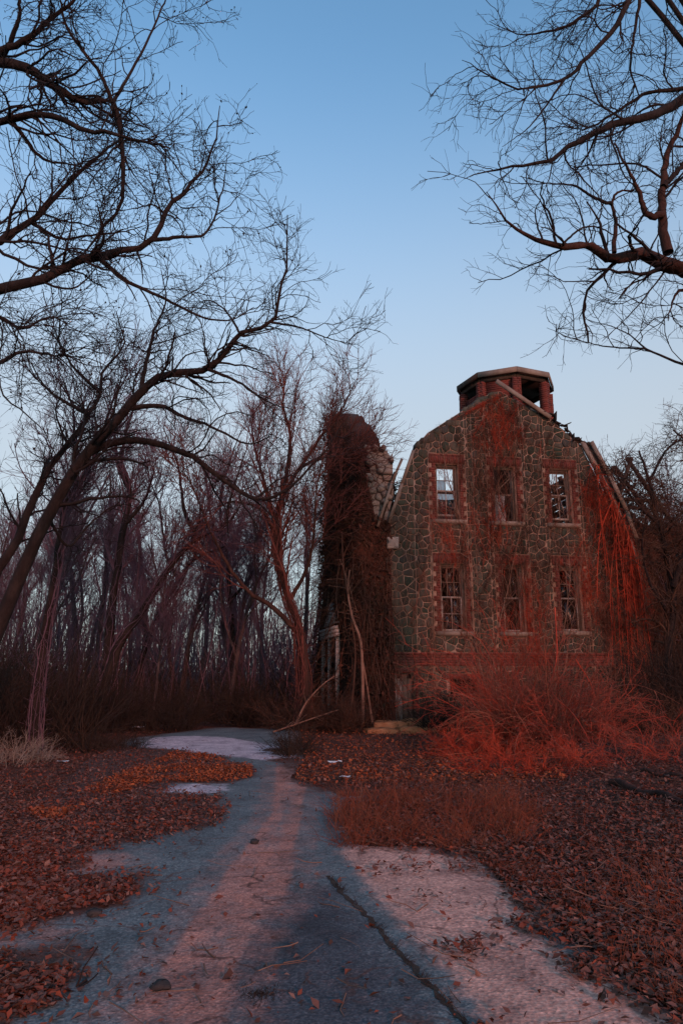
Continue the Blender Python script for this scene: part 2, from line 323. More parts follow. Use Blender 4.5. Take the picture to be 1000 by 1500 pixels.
def ground():
    a = np.linspace(-1, 1, 190); xs = 9 * np.sinh(a * 3.4) / np.sinh(3.4) * 14
    b = np.linspace(-.55, 1, 250); ys = 8 + 150 * np.sinh(b * 3.6) / np.sinh(3.6)
    X, Y = np.meshgrid(xs, ys); Z = height(X, Y) - .03
    ac = Acc(); n = len(xs); mI = len(ys)
    i, j = np.meshgrid(np.arange(mI - 1), np.arange(n - 1), indexing='ij'); k = (i * n + j).ravel()
    ac.add(np.stack([X, Y, Z], -1), np.stack([k, k + 1, k + n + 1, k + n], -1))
    tag(obj('ground', ac, M['ground'], smooth=True), kind='structure')
ground()
def sheet(name, polys, m, z, step_x, step_y, jag, attrs=None, thick=None):
    P = np.concatenate([np.array(p) for p in polys])
    x0, y0 = P.min(0) - .3; x1, y1 = P.max(0) + .3
    xs = np.arange(x0, x1, step_x)
    ys = [y0]
    while ys[-1] < y1: ys.append(ys[-1] + step_y * max(1, ys[-1] / 6))
    ys = np.array(ys); X, Y = np.meshgrid(xs, ys)
    jx = X + jag * (fbm(X * 2.2, Y * 2.2, 5) - .5) * 2; jy = Y + jag * 1.4 * (fbm(X * 2.2 + 40, Y * 2.2 + 9, 5) - .5) * 2
    ins = inany(jx, jy, polys)
    Z = height(X, Y) + z
    n = len(xs); i, j = np.meshgrid(np.arange(len(ys) - 1), np.arange(n - 1), indexing='ij'); k = (i * n + j).ravel()
    f = np.stack([k, k + 1, k + n + 1, k + n], -1); fl = ins.ravel()[f]; f = f[fl.sum(1) >= 3]
    used = np.unique(f); re = -np.ones(X.size, int); re[used] = np.arange(len(used))
    ac = Acc(); V = np.stack([X, Y, Z], -1).reshape(-1, 3)[used]; f = re[f]
    if thick:                                            # drop the outer ring of vertices so the slab has a broken edge
        cnt = np.bincount(f.ravel(), minlength=len(V)); V[cnt < 4, 2] -= thick
    ac.add(V, f); o = obj(name, ac, m, smooth=not thick)
    for nm, pl, rad in (attrs or []):
        at_ = o.data.attributes.new(nm, 'FLOAT', 'POINT'); val = soft(V[:, 0], V[:, 1], pl, rad)
        if nm == 'cover':
            fx_ = fbm(V[:, 0] * 1.1 + V[:, 1] * .25, V[:, 1] * 1.6 - V[:, 0] * .5, 5) - .5; val = np.where(val > .02, val + .22 + 1.3 * fx_, val)
        if nm == 'cover': val = np.maximum(val, .95 * (1 - soft(V[:, 0], V[:, 1], polys, .42)) * 1.6)
        at_.data.foreach_set('value', np.clip(val, 0, 1).astype(np.float32))
    return o
tag(sheet('road', [ROADP, APRON], M['road'], .004, .045, .045, .10, [('concrete', [APRON], .18), ('cover', COVER, .22), ('pale', PALE, .35), ('sunstreak_and_patches', SUNSTREAK_AND_PATCHES, .3), ('repair', REPAIR, .35)]), kind='structure')

# ------------------------------------------------------------------ growth of limbs and twigs (vectorised)
def resample(pts, K):
    pts = np.asarray(pts, float)
    # centripetal-ish Catmull-Rom through the points
    P = np.vstack([2 * pts[0] - pts[1], pts, 2 * pts[-1] - pts[-2]]); out = []
    seg = len(pts) - 1
    for t in np.linspace(0, seg - 1e-6, K):
        i = int(t); f = t - i; p0, p1, p2, p3 = P[i:i + 4]
        out.append(.5 * ((2 * p1) + (p2 - p0) * f + (2 * p0 - 5 * p1 + 4 * p2 - p3) * f * f + (-p0 + 3 * p1 - 3 * p2 + p3) * f ** 3))
    return np.array(out)
def unit(v): return v / (np.linalg.norm(v, axis=-1, keepdims=True) + 1e-9)
def walk(p0, d0, L, K, wob, up, g=None):
    """N random walks of K points"""
    g = g or rng; N = len(p0); P = np.zeros((N, K, 3)); P[:, 0] = p0; d = unit(d0); st = (L / (K - 1))[:, None]
    up = np.asarray(up, float)
    for k in range(1, K):
        P[:, k] = P[:, k - 1] + d * st
        d = unit(d + g.normal(0, wob, (N, 3)) + up)
    return P
def grow(P, R, n, l0, l1, K, ratio=.6, spread=.8, wob=.18, up=(0, 0, .05), s0=.2, rmin=.003, tip=.35, s1=.98):
    N, KP, _ = P.shape
    seg = np.linalg.norm(np.diff(P, axis=1), axis=2).sum(1); w = seg / seg.sum()
    idx = rng.choice(N, n, p=w); s = rng.uniform(s0, s1, n) * (KP - 1); i = np.minimum(s.astype(int), KP - 2); f = (s - i)[:, None]
    p0 = P[idx, i] * (1 - f) + P[idx, i + 1] * f; t = unit(P[idx, i + 1] - P[idx, i])
    r0 = (R[idx, i] * (1 - f[:, 0]) + R[idx, i + 1] * f[:, 0]) * ratio * rng.uniform(.6, 1.1, n)
    q = unit(np.cross(t, rng.normal(0, 1, (n, 3)))); a = spread * rng.uniform(.55, 1.3, n)[:, None]
    d = t * np.cos(a) + q * np.sin(a)
    L = rng.uniform(l0, l1, n) * (1.15 - .55 * s / (KP - 1))
    C = walk(p0, d, L, K, wob, up)
    r0 = np.maximum(r0, rmin); rr = r0[:, None] * np.linspace(1, tip, K)[None]; rr = np.maximum(rr, rmin * .6)
    return C, rr
def stack(*prs):
    return prs

def leaves(pos, size, acc, flat=.5, nrm=None):
    n = len(pos); s = (size * np.clip(np.exp(rng.normal(0, .4, n)), .4, 1.75))[:, None]
    d = unit(np.column_stack([rng.normal(0, 1, (n, 2)), rng.normal(0, flat, n)])); q = unit(np.cross(d, np.column_stack([rng.normal(0, flat, (n, 2)), np.ones(n)])))
    u = np.cross(q, d); u *= np.sign(u[:, 2:3] + 1e-6); b = rng.uniform(.05, .6, n)[:, None] * s; c = rng.uniform(-.1, .6, n)[:, None] * s
    w = rng.uniform(.4, .75, n)[:, None] * s
    V = np.stack([pos - d * s, pos - d * s * .1 + q * w + u * b, pos + d * s + u * c, pos - d * s * .1 - q * w * .8 + u * b * .7], 1)
    k = (np.arange(n) * 4)[:, None]; acc.add(V, None, np.concatenate([k + [0, 2, 1], k + [0, 3, 2]]))

def hero_tree(name, label, limbs, levels, mb, mt, cat='tree', group=None, K=26, red=(), buds=0, vines=0):
    """limbs: list of (pixel/depth points or 3-D points, r0, r1)"""
    Ps, Rs = [], []
    for pts, r0, r1 in limbs:
        P = resample(pts, K); P[1:-1] += rng.normal(0, .012, (K - 2, 3)) * min(1, r0 * 12)
        Ps.append(P); Rs.append(r0 + (r1 - r0) * np.linspace(0, 1, K) ** .8)
    base = Ps[0][0].copy(); root = empty(name, base)
    tag(root, label, cat, group)
    for i, (P, R) in enumerate(zip(Ps, Rs)):
        a = Acc(); Q = P - base
        if i == 0: R = R * (1 + .8 * np.exp(-np.arange(K) / 1.2))
        a.tubes(Q[None], R[None], 10); obj('trunk' if i == 0 else 'limb', a, M['bark_red'] if i in red else mb, root, smooth=True)
    P = np.array(Ps) - base; R = np.array(Rs)
    # the part of the crown that can carry twigs
    crown = Acc()
    lv = [(P, R)]
    for L in levels:
        src = lv[L.get('src', -1)]
        c = grow(src[0], src[1], L['n'], L['l'][0], L['l'][1], L['K'], L.get('ratio', .6), L.get('spread', .8), L.get('wob', .18), L.get('up', (0, 0, .05)), L.get('s0', .2), L.get('rmin', .003))
        crown.tubes(c[0], c[1], L.get('S', 3)); lv.append(c)
        if L.get('droop'): pass
    obj('crown', crown, mt, root)
    if vines:
        n_ = vines; ph0 = rng.uniform(0, 6.28, n_); e_ = rng.uniform(.35, .95, n_); T0, R0 = P[0], R[0]; VP = np.zeros((n_, 20, 3))
        for k in range(20):
            f = e_ * k / 19 * (K - 1); i0 = np.minimum(f.astype(int), K - 2); ff = (f - i0)[:, None]; c0 = T0[i0] * (1 - ff) + T0[i0 + 1] * ff; r_ = (R0[i0] * (1.15 + .5 * rng.random(n_)) + .02)[:, None]; an_ = (ph0 + .12 * k + rng.normal(0, .25, n_))
            VP[:, k] = c0 + np.column_stack([np.cos(an_), np.sin(an_), np.zeros(n_)]) * r_
        a = Acc(); VR = (.4 + .6 * min(1, abs(base[1]) / 21)) * rng.uniform(.005, .016, n_)[:, None] * np.linspace(1, .5, 20)[None]; a.tubes(VP, VR, 4); c = grow(VP, VR, n_ * 22, .15, .6, 5, .5, .9, .3, (0, 0, -.02), .05, .005); a.tubes(c[0], c[1], 3); obj('trunk_vine', a, mt, root)
    if buds:
        tp = lv[-1][0][rng.integers(0, len(lv[-1][0]), buds), rng.integers(1, lv[-1][0].shape[1], buds)]; a = Acc(); leaves(tp, .016, a, 1.0); obj('seed_pods', a, mt, root)
    return root
def px(pts, Y0, Y1=None):
    """pixels of the picture at depths running from Y0 to Y1"""
    Y1 = Y0 if Y1 is None else Y1; n = len(pts)
    return [at(x, y, Y0 + (Y1 - Y0) * k / max(1, n - 1)) for k, (x, y) in enumerate(pts)]
def gz(x, y): return float(height(x, y))

LV = lambda a, b, c, u=.02: [
    dict(n=a, l=(.6, 1.9), K=10, S=4, spread=.9, wob=.22, up=(0, 0, u), s0=.22, ratio=.45, rmin=.009),
    dict(n=b, l=(.25, .95), K=6, spread=.9, wob=.30, up=(0, 0, u), s0=.12, ratio=.55, rmin=.0055),
    dict(n=c, l=(.08, .36), K=3, spread=.9, wob=.32, up=(0, 0, u), s0=.1, ratio=.6, rmin=.0034)]

# leaning tree over the road, left
base = [at(-52, 1110, 13.0)]; base[0][2] = gz(base[0][0], 13) - .1
hero_tree('leaning_tree', 'dark twin-stemmed tree whose arching limbs reach out over the road', [
    (base + px([(-30,990),(18,872),(66,765),(118,678),(168,618),(212,570),(243,547),(305,541),(336,510),(352,489),(398,472),(410,426),(420,386),(421,315)], 13, 12.2), .15, .010),
    (px([(128,664),(178,645),(230,650),(288,672),(326,701),(365,728),(398,729),(432,708),(480,655),(500,622)], 12.9, 12.4), .085, .010),
    (base + px([(-45,960),(-8,850),(24,795),(54,722),(76,682),(112,636),(131,607),(147,575),(151,540),(183,505),(170,455)], 13.2, 14), .12, .010),
    (px([(206,576),(216,525),(228,480),(243,440),(236,395)], 12.8, 13.4), .05, .008),
    (px([(186,598),(235,595),(268,610),(310,625),(360,650),(395,640)], 12.8, 11.8), .055, .008),
    (px([(305,541),(350,560),(395,590),(430,600)], 12.5, 11.8), .035, .006),
    (px([(398,472),(440,480),(480,495),(520,505)], 12.3, 12.0), .025, .004),
    (px([(131,607),(90,585),(62,560),(40,520)], 13.6, 13.9), .05, .008),
    (px([(72,760),(100,800),(130,770),(170,740),(210,745)], 13.2, 14.5), .035, .006),
    (px([(147,575),(110,540),(85,500),(60,470)], 13.7, 13.2), .04, .006),
    (px([(352,489),(330,455),(300,440),(268,465)], 12.4, 12.8), .025, .005)],
    LV(200, 1200, 3300), M['bark'], M['twig'])

# tree standing left outside the picture, its boughs hang in at the top
bb = np.array([-6.6, 8.6, gz(-6.6, 8.6) - .1])
trk = [bb, bb + [.1, 0, 2], bb + [.3, .2, 4.5], bb + [.3, .2, 7], bb + [.1, .4, 9.5], bb + [.5, .5, 12.5]]
def off(p, pts, Y0, Y1): return [np.array(p)] + px(pts, Y0, Y1)
t1, t2, t3, t4 = (bb + np.array(o) for o in ([.25, .1, 4.2], [.3, .2, 6.6], [.25, .2, 7.4], [.3, .2, 5.2]))
hero_tree('bough_tree', 'black bare tree whose boughs fill the sky above the leaning twin-stemmed tree', [
    (trk, .30, .04),
    (off(t1, [(-60,442),(0,425),(56,409),(112,383),(162,372),(218,353),(241,314),(269,280),(300,246),(314,207),(322,155)], 8.8, 9.4), .10, .006),
    (px([(218,353),(262,347),(302,341),(325,282),(333,226)], 9.1, 9.6), .035, .005),
    (off(t2, [(-40,90),(0,92),(45,104),(78,126),(118,148),(165,151),(178,213),(178,291),(147,342),(123,372)], 8.8, 9.2), .10, .012),
    (px([(165,151),(147,108),(101,45),(88,0),(80,-60)], 9.0, 8.4), .035, .01),
    (px([(165,151),(185,118),(218,56),(240,6),(262,-30)], 9.0, 9.3), .03, .008),
    (off(t2, [(-40,190),(0,179),(73,168),(118,188),(162,196),(200,205),(250,218)], 8.7, 8.2), .08, .008),
    (off(t4, [(-40,385),(0,353),(45,325),(84,286),(129,241),(179,207),(230,215)], 8.9, 9.8), .08, .008),
    (off(t3, [(-30,105),(34,62),(67,34),(106,3),(140,-40)], 8.8, 8.5), .07, .015),
    (px([(145,378),(190,414),(241,437),(297,465),(340,468),(372,450)], 9.0, 9.6), .035, .005),
    (off(t1, [(-40,450),(0,465),(34,481),(73,464),(106,475)], 8.9, 9.4), .05, .006),
    (off(t1, [(-40,560),(0,532),(34,515),(80,520),(104,512)], 8.9, 8.2), .05, .006),
    (px([(45,325),(90,350),(130,345),(178,340),(214,330)], 9.2, 9.6), .03, .005),
    (px([(241,314),(225,300),(200,305),(170,310)], 9.2, 9.0), .018, .004),
    (px([(0,92),(20,50),(30,10),(20,-40)], 8.9, 8.4), .05, .015),
    (px([(20,180),(60,230),(100,240),(140,250)], 8.7, 9.4), .035, .005)],
    LV(290, 1800, 5000), M['bark'], M['twig'], buds=2600)

# tree standing right outside the picture
rb = np.array([6.9, 9.6, gz(6.9, 9.6) - .1])
rt = [rb, rb + [-.1, 0, 2.2], rb + [.1, .1, 4.6], rb + [.0, .1, 7], rb + [.2, .2, 10], rb + [-.2, .3, 13]]
q1, q2, q3 = rb + np.array([.05, .05, 4.5]), rb + np.array([.0, .1, 7.0]), rb + np.array([.1, .15, 9.0])
hero_tree('gnarled_tree', 'bare tree whose gnarled reddish bough hangs over the stone house roof', [
    (rt, .36, .05),
    (off(q1, [(1060,415),(1000,396),(964,382),(939,373),(896,378),(863,360),(820,360),(784,349),(748,331),(712,281)], 9.6, 8.9), .17, .006),
    (off(q2, [(1060,120),(1000,148),(975,160),(946,173),(906,178),(870,196),(834,214),(802,234),(759,245),(716,250),(680,262)], 9.6, 8.6), .11, .004),
    (off(q2, [(1060,120),(1000,130),(946,137),(899,166),(856,189),(815,185)], 9.6, 9.9), .06, .005),
    (off(q3, [(960,-60),(921,0),(899,40),(856,86),(827,115),(762,130),(712,108),(676,88)], 9.5, 9.0), .07, .004),
    (px([(827,115),(795,160),(770,190),(735,215)], 9.2, 9.4), .02, .004),
    (off(q3, [(920,-30),(870,11),(834,36),(795,47),(759,50),(716,31)], 9.6, 10.2), .05, .004),
    (px([(978,370),(969,317),(971,274),(975,234),(991,191),(1010,150)], 9.5, 9.9), .08, .03),
    (px([(969,315),(946,313),(935,281),(924,259),(899,209)], 9.5, 9.2), .06, .012),
    (px([(899,370),(901,324),(896,299),(906,281),(935,280)], 9.3, 9.4), .035, .012),
    (px([(896,299),(870,290),(840,272),(800,268),(760,258)], 9.3, 9.0), .03, .004),
    (px([(975,388),(971,400),(928,454),(881,500)], 9.6, 9.4), .022, .004),
    (off(q1, [(1060,545),(1000,533),(946,511),(914,486),(860,468)], 9.6, 10.4), .035, .004),
    (px([(946,511),(892,508),(842,497),(800,480)], 9.9, 10.4), .016, .003),
    (off(q3, [(950,-40),(937,0),(928,54),(922,100),(935,140)], 9.4, 9.9), .045, .01),
    (px([(971,274),(1000,240),(1030,200)], 9.6, 9.9), .05, .02),
    (px([(820,360),(850,335),(875,333),(899,345)], 9.1, 9.3), .018, .008),
    (off(q1, [(1050,440),(1000,425),(985,440),(978,470)], 9.6, 9.5), .05, .006)],
    LV(190, 1100, 3000, .0), M['bark'], M['twig'], red=(1, 7, 8, 9, 17))  # red limbs carry the low sun's red in their bark colour

# reddish tree beside the ruined wall
for nm, lb, pts, y0, y1, r in (
    ('ivied_trunk_tree', 'black upright trunk with an ivy clump beside the leaning twin-stemmed tree', [(52,1080),(58,984),(77,869),(88,790),(97,735),(128,690),(150,650),(190,610)], 15, 15.5, .11),
    ('wood_edge_tree', 'upright dark tree at the wood edge with a tufted top', [(158,1050),(160,950),(168,860),(182,770),(190,715),(178,670),(190,630)], 22, 22.5, .20),
    ('wood_edge_tree', 'tree leaning right at the wood edge left of the road end', [(140,1040),(172,950),(210,895),(250,830),(290,788),(330,770),(352,740)], 21.5, 20.5, .17),
    ('wood_edge_tree', 'slender tree bending over the road end from the wood', [(196,1040),(205,980),(232,900),(262,850),(285,820),(330,800)], 23.5, 22.5, .13),
    ('wood_edge_tree', 'straight forked tree beyond the road end', [(345,1050),(342,960),(338,880),(330,800),(322,740),(330,690)], 26, 26.5, .15)):
    b0 = at(*pts[0], y0); b0[2] = gz(b0[0], b0[1]) - .1; w = px(pts, y0, y1); sc_ = y0 / 22
    hero_tree(nm, lb, [([b0] + w[1:], r, .02), ([w[-3], w[-3] + np.array([-.5, .2, .9]) * sc_, w[-3] + np.array([-.8, .3, 2.4]) * sc_, w[-3] + np.array([-1.3, .2, 3.6]) * sc_], r * .5, .012), ([w[-4], w[-4] + np.array([.7, -.2, .9]) * sc_, w[-4] + np.array([1.0, -.3, 2.2]) * sc_], r * .45, .012), ([w[-2], w[-2] + np.array([.2, -.2, 1.0]) * sc_, w[-2] + np.array([.7, -.3, 2.6]) * sc_], r * .4, .01)],
        [dict(n=60, l=(.9, 2.6), K=8, S=4, spread=.7, wob=.14, up=(0,0,.1), s0=.35, ratio=.42, rmin=.013), dict(n=420, l=(.5, 1.3), K=5, spread=.7, wob=.16, up=(0,0,.08), ratio=.55, rmin=.008), dict(n=2000, l=(.2, .6), K=3, spread=.7, wob=.18, up=(0,0,.06), ratio=.6, rmin=.005)], M['bark'], M['twig_wood'], vines=12)
cb = at(440, 1064, 21.2); cb[2] = -.1
hero_tree('ivy_trunk_tree', 'reddish forked tree beside the ruined wall at the road end', [
    ([cb] + px([(446,1000),(440,930),(424,880),(408,820),(405,770),(418,720),(440,685),(470,640),(500,600),(520,560)], 21.2, 21), .17, .015),
    (px([(440,930),(400,890),(360,862),(330,820),(305,770),(285,720),(268,690)], 21.2, 20), .09, .012),
    (px([(405,780),(380,745),(345,735),(318,742)], 21.1, 20.4), .07, .015),
    (px([(412,735),(420,690),(425,640),(415,590),(420,550)], 21.1, 21.6), .09, .015),
    (px([(424,880),(450,830),(460,780),(462,730),(470,680)], 21.2, 20.2), .07, .012),
    (px([(405,770),(385,700),(370,640),(372,590)], 21.1, 22), .08, .015),
    (px([(440,685),(470,670),(505,668),(540,640)], 21, 20.6), .05, .01)],
    [dict(n=120, l=(1.2, 3.2), K=9, S=4, spread=.6, wob=.12, up=(0,0,.1), s0=.3, ratio=.42, rmin=.014),
     dict(n=900, l=(.6, 1.5), K=6, spread=.65, wob=.15, up=(0,0,.08), s0=.15, ratio=.55, rmin=.009),
     dict(n=4600, l=(.25, .7), K=3, spread=.7, wob=.18, up=(0,0,.06), s0=.1, ratio=.6, rmin=.0055)], M['bark_red'], M['twig_red'], vines=26)

vb = at(985, 1062, 22.5); vb[2] = -.1
hero_tree('vine_choked_tree', 'dark vine-choked tree standing in front of the annex at the right', [
    ([vb] + px([(978,960),(985,860),(965,770),(950,705),(935,660)], 22.5, 23), .16, .03),
    (px([(985,860),(1010,780),(1020,700),(1005,650),(985,630)], 22.5, 22), .10, .02),
    (px([(965,770),(930,735),(905,700),(890,680)], 22.8, 22.4), .06, .015),
    (px([(950,705),(975,660),(1000,645),(1030,660)], 22.9, 23.2), .05, .015),
    (px([(978,900),(950,850),(940,800),(945,760)], 22.5, 21.9), .06, .015)],
    [dict(n=130, l=(.8, 2.6), K=9, S=4, spread=1.0, wob=.3, up=(0,0,-.08), s0=.2, ratio=.42, rmin=.014), dict(n=700, l=(.4, 1.2), K=5, spread=1.0, wob=.3, up=(0,0,-.06), ratio=.55, rmin=.008), dict(n=2200, l=(.15, .5), K=3, spread=1.0, wob=.3, up=(0,0,-.04), ratio=.6, rmin=.005)], M['bark'], M['vine_dark'], vines=18)

# ------------------------------------------------------------------ the wood
def forest_proto(h, lean, r, nl, seedless=None):
    K = 14
    d = np.array([[lean * math.cos(a0 := random.uniform(0, 6.28)), lean * math.sin(a0), 1]])
    T = walk(np.zeros((1, 3)), d, np.array([h]), K, .06, (0, 0, .05)); R = (r * np.linspace(1, .12, K) ** .9 + .012)[None]
    R[0, 0] *= 1.5
    l1 = grow(T, R, nl, h * .28, h * .5, 10, .62, .5, .12, (0, 0, .09), .25, .03)
    tr = Acc(); tr.tubes(T, R, 8); tr.tubes(l1[0], l1[1], 6)
    allP = l1
    l2 = grow(l1[0], l1[1], 70, 1.0, 2.6, 7, .5, .6, .14, (0, 0, .08), .2, .016)
    l2b = grow(T, R, 26, .8, 2.2, 7, .3, .9, .14, (0, 0, .08), .35, .016)
    l2 = (np.concatenate([l2[0], l2b[0]]), np.concatenate([l2[1], l2b[1]]))
    l3 = grow(l2[0], l2[1], 600, .5, 1.3, 5, .55, .6, .16, (0, 0, .08), .1, .010)
    l4 = grow(l3[0], l3[1], 2300, .25, .7, 3, .6, .6, .2, (0, 0, .06), .1, .005)
    cr = Acc(); cr.tubes(l2[0], l2[1], 4); cr.tubes(l3[0], l3[1], 3); cr.tubes(l4[0], l4[1], 3)
    return tr.mesh('trunk', True), cr.mesh('crown')
protos = [forest_proto(h, le, r, n) for h, le, r, n in ((13, .10, .17, 6), (12, .28, .15, 5), (14.5, .08, .20, 7), (11, .45, .14, 5), (12.5, .18, .13, 8), (9.5, .12, .09, 6))]
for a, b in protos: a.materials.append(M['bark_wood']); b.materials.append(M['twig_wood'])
def forest_tree(x, y, k, s, rz, label, group):
    r = empty('woodland_tree', (x, y, gz(x, y) - .08), rz); r.scale = (s, s, s); tag(r, label.replace('bare', KIND[k] + ' bare'), 'tree', KIND[k] + ' ' + group)
    obj('trunk', protos[k][0], None, r); obj('crown', protos[k][1], None, r)
KIND = ('tall straight', 'slightly leaning', 'thick-trunked tall', 'strongly leaning', 'many-limbed', 'slim short')
LW, LR = 'bare woodland tree in the wood beyond the end of the road', 'bare woodland tree rising behind the dark annex right of the stone house'
n = 0
for row, (y0, y1, cnt) in enumerate(((21.5, 26, 6), (26, 34, 13), (34, 46, 15), (46, 70, 17))):
    for i in range(cnt):
        y = random.uniform(y0, y1); f = -.66 + (.66 - (.03 if y > 30 else .10)) * (i + random.random()) / cnt
        if row == 0 and f > -.13: continue
        forest_tree(f * y, y, random.randrange(6), random.uniform(.62, .86) * (.84, .95, 1.1, 1.3)[row], random.uniform(0, 6.28), LW, 'trees of the wood beyond the road'); n += 1
for i in range(16):
    y = random.uniform(33, 52); f = .30 + .34 * (i + random.random()) / 16
    if .30 < f < .37: y += 12
    forest_tree(f * y, y, random.randrange(6), random.uniform(.75, 1.0), random.uniform(0, 6.28), LR, 'trees behind the annex')

def stems(regions, cnt, l0, l1, K, r, m, name, wob=.12, up=(0, 0, .02), lean=.35, S=3, twigs=0):
    pts = []
    for fn, c in regions:
        pts.append(fn(c))
    p = np.concatenate(pts); N = len(p)
    P0 = np.column_stack([p, height(p[:, 0], p[:, 1]) - .04])
    d = np.column_stack([rng.normal(0, lean, (N, 2)), np.ones(N)])
    P = walk(P0, d, rng.uniform(l0, l1, N), K, wob, up); R = r * rng.uniform(.6, 1.3, N)[:, None] * np.linspace(1, .4, K)[None]
    a = Acc(); a.tubes(P, R, S)
    if twigs:
        c = grow(P, R, twigs, l0 * .25, l1 * .35, 3, .6, .7, .2, up, .3, r * .35); a.tubes(c[0], c[1], 3)
    return obj(name, a, m)
def rect(x0, x1, y0, y1): return lambda c: np.column_stack([rng.uniform(x0, x1, c), rng.uniform(y0, y1, c)])
def fan(f0, f1, y0, y1):
    def g(c):
        y = y0 + (y1 - y0) * rng.random(c) ** 1.4; return np.column_stack([rng.uniform(f0, f1, c) * y, y])
    return g
tag(stems([(fan(-.70, -.03, 23.5, 40), 2600), (fan(-.75, -.33, 15.5, 24), 1500), (fan(.42, .75, 24, 40), 700)], 0, .4, 3.0, 4, .011, M['brush'], 'undergrowth', wob=.22, lean=.5, twigs=8500),
    'dark tangle of bare undergrowth along the foot of the wood', 'undergrowth', kind='stuff')
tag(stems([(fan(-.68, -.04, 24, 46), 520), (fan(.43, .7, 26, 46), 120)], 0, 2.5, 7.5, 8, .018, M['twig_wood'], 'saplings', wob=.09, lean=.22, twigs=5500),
    'thin bare saplings crowding between the woodland trunks', 'saplings', kind='stuff')
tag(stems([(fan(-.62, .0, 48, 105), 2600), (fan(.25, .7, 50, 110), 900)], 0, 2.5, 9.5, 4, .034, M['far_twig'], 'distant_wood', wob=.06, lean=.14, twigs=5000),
    'far thin stems of the wood behind the nearer trees', 'wood', kind='stuff')

# ------------------------------------------------------------------ the stone house (local frame: x along the front, y into the house, z up)
PHI = math.radians(9); HO = np.array([1.377, 21.954, 0.0])
HU = np.array([math.cos(PHI), math.sin(PHI), 0]); HV = np.array([-math.sin(PHI), math.cos(PHI), 0])
def hw(p):
    p = np.asarray(p, float); return HO + p[..., 0:1] * HU + p[..., 1:2] * HV + p[..., 2:3] * np.array([0, 0, 1.])
house = empty('stone_house', HO, PHI)
tag(house, 'roofless three-storey fieldstone house with brick window surrounds and open cupola', 'house')
OUT = [(0, -.2), (8.2, -.2), (8.2, 5.5), (7.9, 6.6), (6.82, 9.1), (5.75, 10.03), (4.05, 10.9), (3.75, 10.85), (2.8, 10.2), (1.45, 9.27), (1.05, 8.75), (0, 5.9)]   # counter-clockwise
WIN = [(1.69, 2.47, 6.38, 8.26), (3.66, 4.42, 6.38, 8.26), (5.61, 6.37, 6.38, 8.26), (1.74, 2.56, 2.84, 4.98), (3.79, 4.51, 2.84, 4.98), (5.72, 6.46, 2.88, 4.98)]
DOOR = (.16, .86, .12, 1.62); VENT = (1.95, 2.85, .95, 1.4)
BELT = (1.8, 2.2)
def clip(poly, a, b, c):
    """keep a*x+b*z<=c"""
    out = []
    for i in range(len(poly)):
        p, q = poly[i], poly[(i + 1) % len(poly)]; dp = a * p[0] + b * p[1] - c; dq = a * q[0] + b * q[1] - c
        if dp <= 0: out.append(p)
        if (dp < 0 < dq) or (dq < 0 < dp):
            t = dp / (dp - dq); out.append((p[0] + t * (q[0] - p[0]), p[1] + t * (q[1] - p[1])))
    return out
def area(p): return .5 * sum(p[i][0] * p[(i + 1) % len(p)][1] - p[(i + 1) % len(p)][0] * p[i][1] for i in range(len(p)))
def zrange(u, poly):
    zs = []
    for i in range(len(poly)):
        (a, b), (c, d) = poly[i], poly[(i + 1) % len(poly)]
        if min(a, c) - 1e-9 <= u <= max(a, c) + 1e-9 and abs(a - c) > 1e-6: zs.append(b + (d - b) * (u - a) / (c - a))
    return min(zs), max(zs)
def holed_wall(acc, poly, holes, y0, y1):
    us = sorted(set([p[0] for p in poly] + [h[0] for h in holes] + [h[1] for h in holes]))
    for a, b in zip(us, us[1:]):
        if b - a < 1e-4: continue
        la, ha = zrange(a + 1e-6, poly); lb, hb = zrange(b - 1e-6, poly)
        hs = sorted([h for h in holes if h[0] < (a + b) / 2 < h[1]], key=lambda h: h[2])
        cur = (la, lb)
        for h in hs:
            acc.prism([(a, cur[0]), (b, cur[1]), (b, h[2]), (a, h[2])], y0, y1); cur = (h[3], h[3])
        acc.prism([(a, cur[0]), (b, cur[1]), (b, hb), (a, ha)], y0, y1)
wa = Acc(); holed_wall(wa, OUT, WIN + [DOOR, VENT], 0, .5)
front = obj('front_wall', wa, M['mortar'], house)

def voronoi(x0, x1, z0, z1, cw, ch, jit=.42, sites=None):
    pts = list(sites) if sites is not None else []; z = z0 if sites is None else z1; k = 0
    while z < z1:
        h = ch * random.uniform(.8, 1.25); x = x0 + random.uniform(0, cw)
        while x < x1:
            w = cw * random.uniform(.65, 1.4); pts.append((x + w / 2 + random.uniform(-jit, jit) * cw * .4, z + h / 2 + random.uniform(-jit, jit) * h)); x += w
        z += h
    pts = np.array(pts); polys = []
    for i, (x, z) in enumerate(pts):
        d = ((pts - (x, z)) ** 2).sum(1); nb = np.argsort(d)[1:22]
        p = [(x - cw * 1.3, z - ch * 1.3), (x + cw * 1.3, z - ch * 1.3), (x + cw * 1.3, z + ch * 1.3), (x - cw * 1.3, z + ch * 1.3)]
        for j in nb:
            a, b = pts[j][0] - x, pts[j][1] - z; p = clip(p, a, b, (pts[j][0] ** 2 + pts[j][1] ** 2 - x * x - z * z) / 2)
            if len(p) < 3: break
        if len(p) >= 3: polys.append(p)
    return polys
